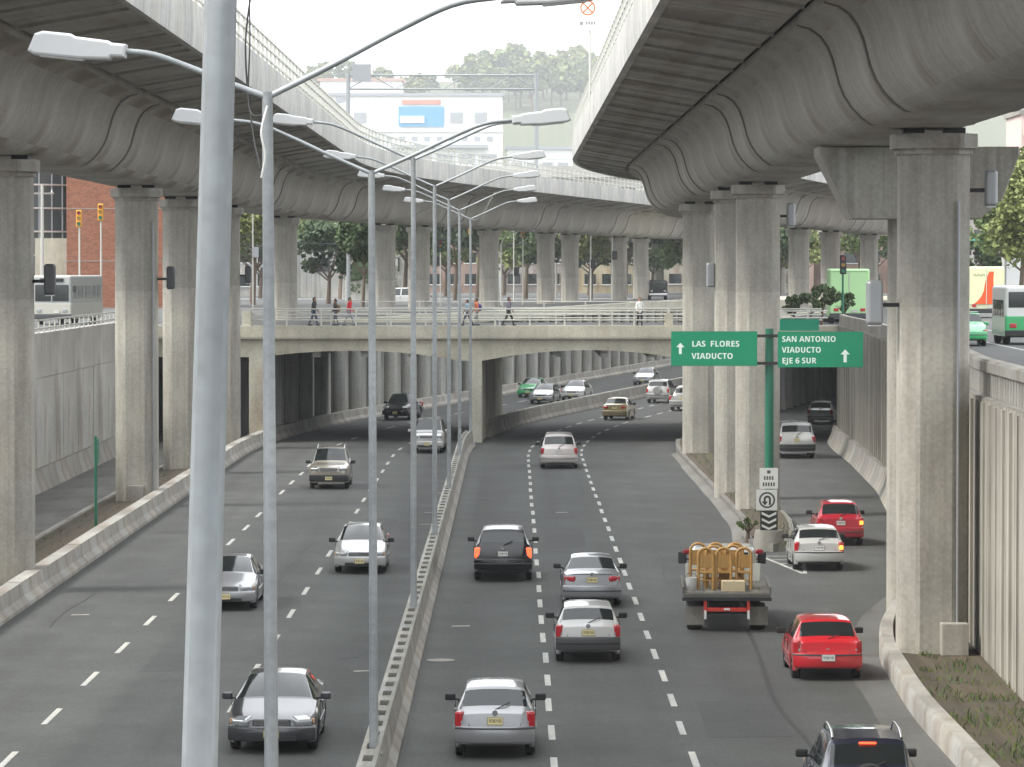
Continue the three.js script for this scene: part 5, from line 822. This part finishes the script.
// low buildings and more trees closing the street-level view behind the columns
{
  const wallC = [lin(0.55, 0.5, 0.42), lin(0.6, 0.6, 0.58), lin(0.42, 0.3, 0.25), lin(0.5, 0.46, 0.44), lin(0.6, 0.52, 0.36)];
  [[-44, 8, 430, 12], [-33, 9, 470, 9], [-8, 8, 520, 8], [3, 9, 530, 10], [13, 8, 520, 7], [23, 9, 540, 9], [34, 10, 530, 11], [46, 10, 520, 9], [58, 11, 500, 12]].forEach(([x, w, d, h], i) => {
    const t = thing('town_building', ['ochre town house between the left columns', 'pale town house behind the white shop', 'brownish house low behind the trees over the bridge', 'grey house behind the distant traffic light', 'yellowish house behind the distant column pair', 'ochre house seen under the far elevated road', 'pale house behind the far right columns', 'brown house right of the far right columns', 'grey block farthest right behind the street trees'][i], 'building', x, STREET, -d);
    part('wall', uvm(box(w, h, 8, 0, h / 2, 0)), std({ color: wallC[i % 5], map: softTex, roughness: 0.85 }), t); part('roof', box(w + 0.4, 0.35, 8.4, 0, h + 0.18, 0), M.kerb, t);
    for (let r = 0; r < Math.floor(h / 3); r++) for (let k = 0; k < 3; k++) { const f = part('window', box(w * 0.19, 1.4, 0.14, (k - 1) * w * 0.3, 1.9 + r * 2.9, 4.02), M.glass, t); part('sill', box(w * 0.22, 0.12, 0.22, (k - 1) * w * 0.3, 1.12 + r * 2.9, 4.05), M.white, f); }
  });
  const wd = [[-37, 395], [-28.5, 430], [-23, 455], [-14, 470], [-8, 455], [-1, 470], [4, 485], [9.5, 470], [18, 490], [21, 455], [28, 480], [37, 490], [45, 470], [-24, 352], [-17.5, 362], [-6, 398], [3, 404], [8.5, 412], [-30, 345], [-10, 352]];
  wd.sort((a, b) => a[0] / a[1] - b[0] / b[1]);
  wd.forEach(([x, d], i) => tree('street_tree', 'dusty green tree far behind the bridge, ' + ['first', 'second', 'third', 'fourth', 'fifth', 'sixth', 'seventh', 'eighth', 'ninth', 'tenth', 'eleventh', 'twelfth', 'thirteenth', 'fourteenth', 'fifteenth', 'sixteenth', 'seventeenth', 'eighteenth', 'nineteenth', 'twentieth'][i] + ' from the left in its row', x, STREET, d, 5.5 + (i * 7 % 5) * 0.5, 3.6, 3.6, 2000, 0.5, 26, LEAF[(i * 3) % 4], 'row of dusty trees far behind the bridge'));
  const rp = thing('access_ramp', 'far curved concrete ramp seen under the elevated roads at right of middle', 'ramp'), cr = (d) => 27 + (d - 500) * 0.3;
  for (let k = 0; k < 6; k++) part('ramp_segment', prism([[-5, 13.9], [5, 13.9], [5, 15.2], [-5, 15.2]].map(([a, b]) => [a * 2.4, b]), cr, 486 + k * 5, 490.9 + k * 5, 1, 0), M.parapet[k % 3], rp);
  for (const x of [-8, 0, 8]) part('pier', uvm(cyl(0.9, 0.9, 7.6, 27 + x, STREET, -498, 16)), M.column, rp);
}
// sign gantry over the left deck
{
  const t = thing('sign_gantry', 'pale lattice sign gantry standing above the far left deck', 'gantry', 0, STREET, -330);
  for (const [x, n] of [[2.1, 1], [-14.2, 0]]) part('post', bar([x, n ? 11.2 : 0, 0], [x, 20.3, 0], 0.18, 8), M.steel, t);
  const gs = []; for (const y of [20.1, 18.9]) gs.push(bar([-14.2, y, 0], [2.1, y, 0], 0.09, 6)); part('chord', gs[0], M.steel, t); part('chord', gs[1], M.steel, t);
  for (let k = 0; k < 8; k++) part('brace', bar([-14.2 + k * 2.04, k % 2 ? 20.1 : 18.9, 0], [-14.2 + (k + 1) * 2.04, k % 2 ? 18.9 : 20.1, 0], 0.05, 5), M.steel, t);
  part('sign_back', box(1.6, 1.5, 0.1, -13, 20.3, 0.3), M.fixture, t); part('junction_box', box(0.9, 0.5, 0.4, 1.9, 11.3, 0.3), M.plastic, t);
}
// left street buildings
{
  const brickC = std({ color: lin(0.34, 0.135, 0.075), map: tex(512, 512, [2.4, 2.4], (u, v) => { const r = Math.floor(v * 24), c = (u * 10 + (r % 2) * 0.5), m = (v * 24 % 1) < 0.12 || (c % 1) < 0.06; const l = m ? 0.78 : 0.82 + 0.2 * (hash2(Math.floor(c), r, 5) - 0.5) + 0.1 * (fbm(u, v, 4, 4, 221, 3) - 0.5); return [l, l, l]; }), roughness: 0.9 });
  const b = thing('brick_building', 'plain red brick building behind the bus at left', 'building', -32.6, STREET, -335); part('wall', uvm(box(11.4, 20, 16, 0, 10, 0)), brickC, b); part('roof', box(11.8, 0.5, 16.4, 0, 20.25, 0), M.kerb, b); for (let k = 0; k < 3; k++) part('control_joint', box(11.42, 0.07, 0.06, 0, 4 + k * 4.5, 8.0), M.kerb, b);
  const g = thing('glass_building', 'curved glass office front with white horizontal fins at far left', 'building', -44.8, STREET, -338), ga = new THREE.CylinderGeometry(6, 6, 22, 40); ga.translate(0, 11, 0);
  part('curtain_wall', ga, new THREE.MeshPhysicalMaterial({ color: lin(0.06, 0.1, 0.11), roughness: 0.06, ior: 1.9 }), g);
  for (let k = 0; k < 10; k++) { const f = new THREE.CylinderGeometry(6.25, 6.25, 0.14, 40); f.translate(0, 2.5 + k * 2.05, 0); part('fin', f, M.white, g); }
  for (let k = 0; k < 12; k++) { const a = Math.PI * 0.1 + k * Math.PI * 0.07; part('mullion', box(0.12, 21.5, 0.12, Math.cos(a) * 6.05, 11, Math.sin(a) * 6.05), M.fixture, g); }
  part('ground_pier', box(3, 6, 3, 4.6, 3, 4.2), M.cream, g);
  const w = thing('white_building', 'low white shop front behind the bridge railing at left', 'building', -20, STREET, -440); part('wall', uvm(box(16, 6.2, 8, 0, 3.1, 0)), M.parapet[1], w); part('roof', box(16.4, 0.4, 8.4, 0, 6.4, 0), M.kerb, w); for (let k = 0; k < 4; k++) part('window', box(2.2, 1.6, 0.2, -6 + k * 4, 3.8, 4.02), M.glass, w); part('door', box(1.6, 2.4, 0.2, 6, 1.2, 4.05), M.fixture, w);
  const rd = thing('red_house', 'small house with a faded red upper wall above the white shop', 'building', -20.5, STREET, -470); part('wall', box(7, 9.5, 6, 0, 4.75, 0), std({ color: lin(0.4, 0.1, 0.09), roughness: 0.9 }), rd); part('roof', box(7.5, 0.4, 6.5, 0, 9.7, 0), M.kerb, rd); part('window', box(1.2, 1.2, 0.2, -1.2, 7.6, 3.02), M.white, rd); part('window', box(1.2, 1.2, 0.2, 1.4, 7.6, 3.02), M.white, rd);
  // ivy covered wall
  const iv = thing('ivy_wall', 'dark green ivy covered wall behind the bridge railing', 'hedge', -14.6, STREET, -400); part('wall', box(5.2, 4.4, 0.5, 0, 2.2, -0.4), M.pile, iv); const c = part('ivy', crownGeo(3.2, 2.6, 3200, 0.3, 60), LEAF[1], iv); c.position.y = 2.3; c.scale.z = 0.2;
  // right side street
  const r1 = thing('pale_building', 'pale pink and white building at the upper right corner', 'building', 47.5, STREET, -330); part('wall', box(8, 16.5, 10, 0, 8.25, 0), std({ color: lin(0.55, 0.42, 0.38), roughness: 0.8 }), r1); for (let k = 0; k < 4; k++) for (let j = 0; j < 3; j++) part('window', box(1.5, 1.3, 0.2, -2.6 + j * 2.6, 3 + k * 3.6, 5.02), M.glass, r1); for (let k = 0; k < 4; k++) part('balcony', box(7.6, 0.9, 0.8, 0, 5 + k * 3.4, 5.4), M.white, r1); part('roof', box(8.4, 0.4, 10.4, 0, 16.7, 0), M.kerb, r1);
  const r2 = thing('shop_building', 'low building with a teal awning beyond the right street', 'building', 40, STREET, -300); part('wall', box(9, 5, 8, 3, 2.5, 0), M.white, r2); part('roof', box(9.4, 0.3, 8.4, 3, 5.15, 0), std({ color: lin(0.4, 0.1, 0.06), roughness: 0.8 }), r2); const aw = box(4.4, 0.15, 2.4, -3, 5.6, 4.4); part('awning', aw, std({ color: lin(0.06, 0.42, 0.36), roughness: 0.6 }), r2); part('awning_post', bar([-5, 0, 5.4], [-5, 5.6, 5.4], 0.06), M.rail, r2); part('window', box(3, 1.6, 0.2, 3, 2.6, 4.02), M.glass, r2);
  for (const [x0, x1] of [[23.6, 24.0]]) { const m = structGroup('street_marking'); part('lane_line', strip((d) => 20.9 + (d - 150) * 0.03, (d) => 21.06 + (d - 150) * 0.03, 120, 240, STREET + 0.006, 20), M.paint, m); part('lane_line', strip((d) => 24.2 + (d - 150) * 0.03, (d) => 24.36 + (d - 150) * 0.03, 120, 240, STREET + 0.006, 20), M.paint, m); }
  // utility poles and lamp bracket behind the bridge
  const pole = (x, d, h, label) => { const t = thing('utility_pole', label, 'pole', x, STREET, -d); part('pole', bar([0, 0, 0], [0, h, 0], 0.14, 8, 0.1), M.parapet[1], t); part('crossarm', box(1.6, 0.12, 0.12, 0, h - 0.6, 0), M.barrier[1], t); for (const s of [-0.65, 0, 0.65]) part('insulator', cyl(0.05, 0.04, 0.18, s, h - 0.54, 0, 8), M.white, t); return t; };
  pole(-31.5, 255, 9, 'white pole left of the bus in front of the glass building'); pole(-18.8, 420, 10, 'pole before the ivy wall past the bridge'); pole(-9.2, 400, 9, 'pole right of the second lit column pair'); pole(5.0, 430, 8, 'pole beside the blue roadside box'); pole(-13.4, 390, 9, 'pole left of the second lit column pair');
  [[-16.2, 372, 7.5, 'slim post with a dark box left of the ivy wall'], [-11.6, 345, 8.2, 'slim post with a dark box behind the person in red'], [-7.4, 365, 7.2, 'slim post with a dark box left of the single middle column'], [-2.6, 372, 8.4, 'slim post with a dark box right of the single middle column'], [0.2, 385, 7.6, 'slim post with a dark box left of the distant column pair'], [8.2, 396, 8.0, 'slim post with a dark box right of the distant column pair'], [-22.5, 330, 8.5, 'slim post with a dark box between the left columns'], [10.6, 402, 7.4, 'slim post with a dark box beside the distant lit column']].forEach(([x, d, h, l], i) => { const t = thing('street_post', l, 'post', x, STREET, -d); part('post', bar([0, 0, 0], [0, h, 0], 0.09, 8, 0.06), M.rail, t); part('box', rbox(0.55, 0.9, 0.3, 0.25, h * (0.4 + 0.08 * (i % 4)), 0.1, 0.04), i % 3 ? M.plastic : M.fixture, t); part('bracket', bar([0, h, 0], [i % 2 ? 1.2 : -1.2, h + 0.25, 0], 0.04, 6), M.rail, t); });
  [[-24, 12.6, 331, -9, 13.0, 366], [-24, 11.9, 331, -9, 12.2, 366], [-9, 13.0, 366, 6, 12.8, 404], [-14, 12.3, 392, 5, 12.9, 431]].forEach(([a, b, c, e, f, g], i) => single('cable', tube([[a, b, -c], [(a + e) / 2, (b + f) / 2 - 0.8, -(c + g) / 2], [e, f, -g]], 0.035, 24, 5), M.black, ['upper overhead wire left of the ivy wall behind the bridge', 'lower overhead wire left of the ivy wall behind the bridge', 'overhead wire crossing behind the middle lamp posts', 'sagging overhead wire in front of the trees behind the bridge'][i], 'cable'));
  trafficLight(-6.4, 340, 'dark backed traffic light left of the single middle column', { h: 5.4, dark: true });
  const lb = thing('street_lamp', 'curved street lamp bracket in front of the trees past the bridge', 'street lamp', -2.0 + 1.0, STREET, -348); part('pole', bar([0, 0, 0], [0, 5.6, 0], 0.08), M.rail, lb); part('arm', tube([[0, 5.6, 0], [0.4, 6.3, 0], [1.4, 6.7, 0], [2.4, 6.8, 0]], 0.05), M.rail, lb); part('lamp_head', rbox(0.7, 0.16, 0.3, 2.7, 6.8, 0, 0.06), M.lampHead, lb);
  const dv = thing('parked_van', 'dark parked van beyond the bridge right of the distant columns', 'van', 15.5, STREET, -405, 0); part('body', rbox(2.0, 1.7, 4.4, 0, 1.25, 0, 0.2, 3), PAINT.black, dv); part('windscreen', rbox(1.6, 0.6, 0.05, 0, 1.6, 2.2, 0.02), M.glass, dv); part('bumper', rbox(1.9, 0.25, 0.15, 0, 0.6, 2.2, 0.05), M.chrome, dv); for (const s of [-1, 1]) { part('headlight', rbox(0.25, 0.2, 0.06, s * 0.7, 0.95, 2.2, 0.03), M.headlamp, dv); for (const z of [-1.4, 1.4]) { const w = part('wheel', wheelGeos(0.34, 0.22).tyre, M.tyre, dv); w.position.set(s * 0.86, 0.34, z); } }
}
// loose cables by the second lamp post and under the left deck
[[[[-2.9, 13.6, -44], [-3.05, 12.4, -43.6], [-2.95, 11.4, -43.2], [-2.82, 10.9, -42.6]], 0.012, 'black cable hanging beside the nearest lamp post'],
 [[[-3.05, 13.6, -44], [-3.0, 12.5, -43.6], [-2.98, 11.6, -43.2], [-2.74, 11.5, -42.5]], 0.01, 'thin black cable looping to the second lamp post'],
 [[[-2.72, 11.6, -42.3], [-2.78, 11.3, -42.2], [-2.74, 11.05, -42.2], [-2.78, 10.8, -42.2]], 0.014, 'frayed pale strip hanging from the second lamp post'],
 [[[-12.9, 15.6, -290], [-9, 13.4, -285], [-5.2, 14.6, -280]], 0.05, 'slack cable under the far left deck'],
 [[[-5.2, 15, -290], [-2.8, 13.4, -285], [-1.2, 15.4, -280]], 0.05, 'slack cable under the middle of the left deck']].forEach(([p, r, l], i) => single('cable', tube(p, r, 32, 5), i === 2 ? M.white : i > 2 ? M.rail : M.black, l, 'cable'));
renderer.render(scene, camera);
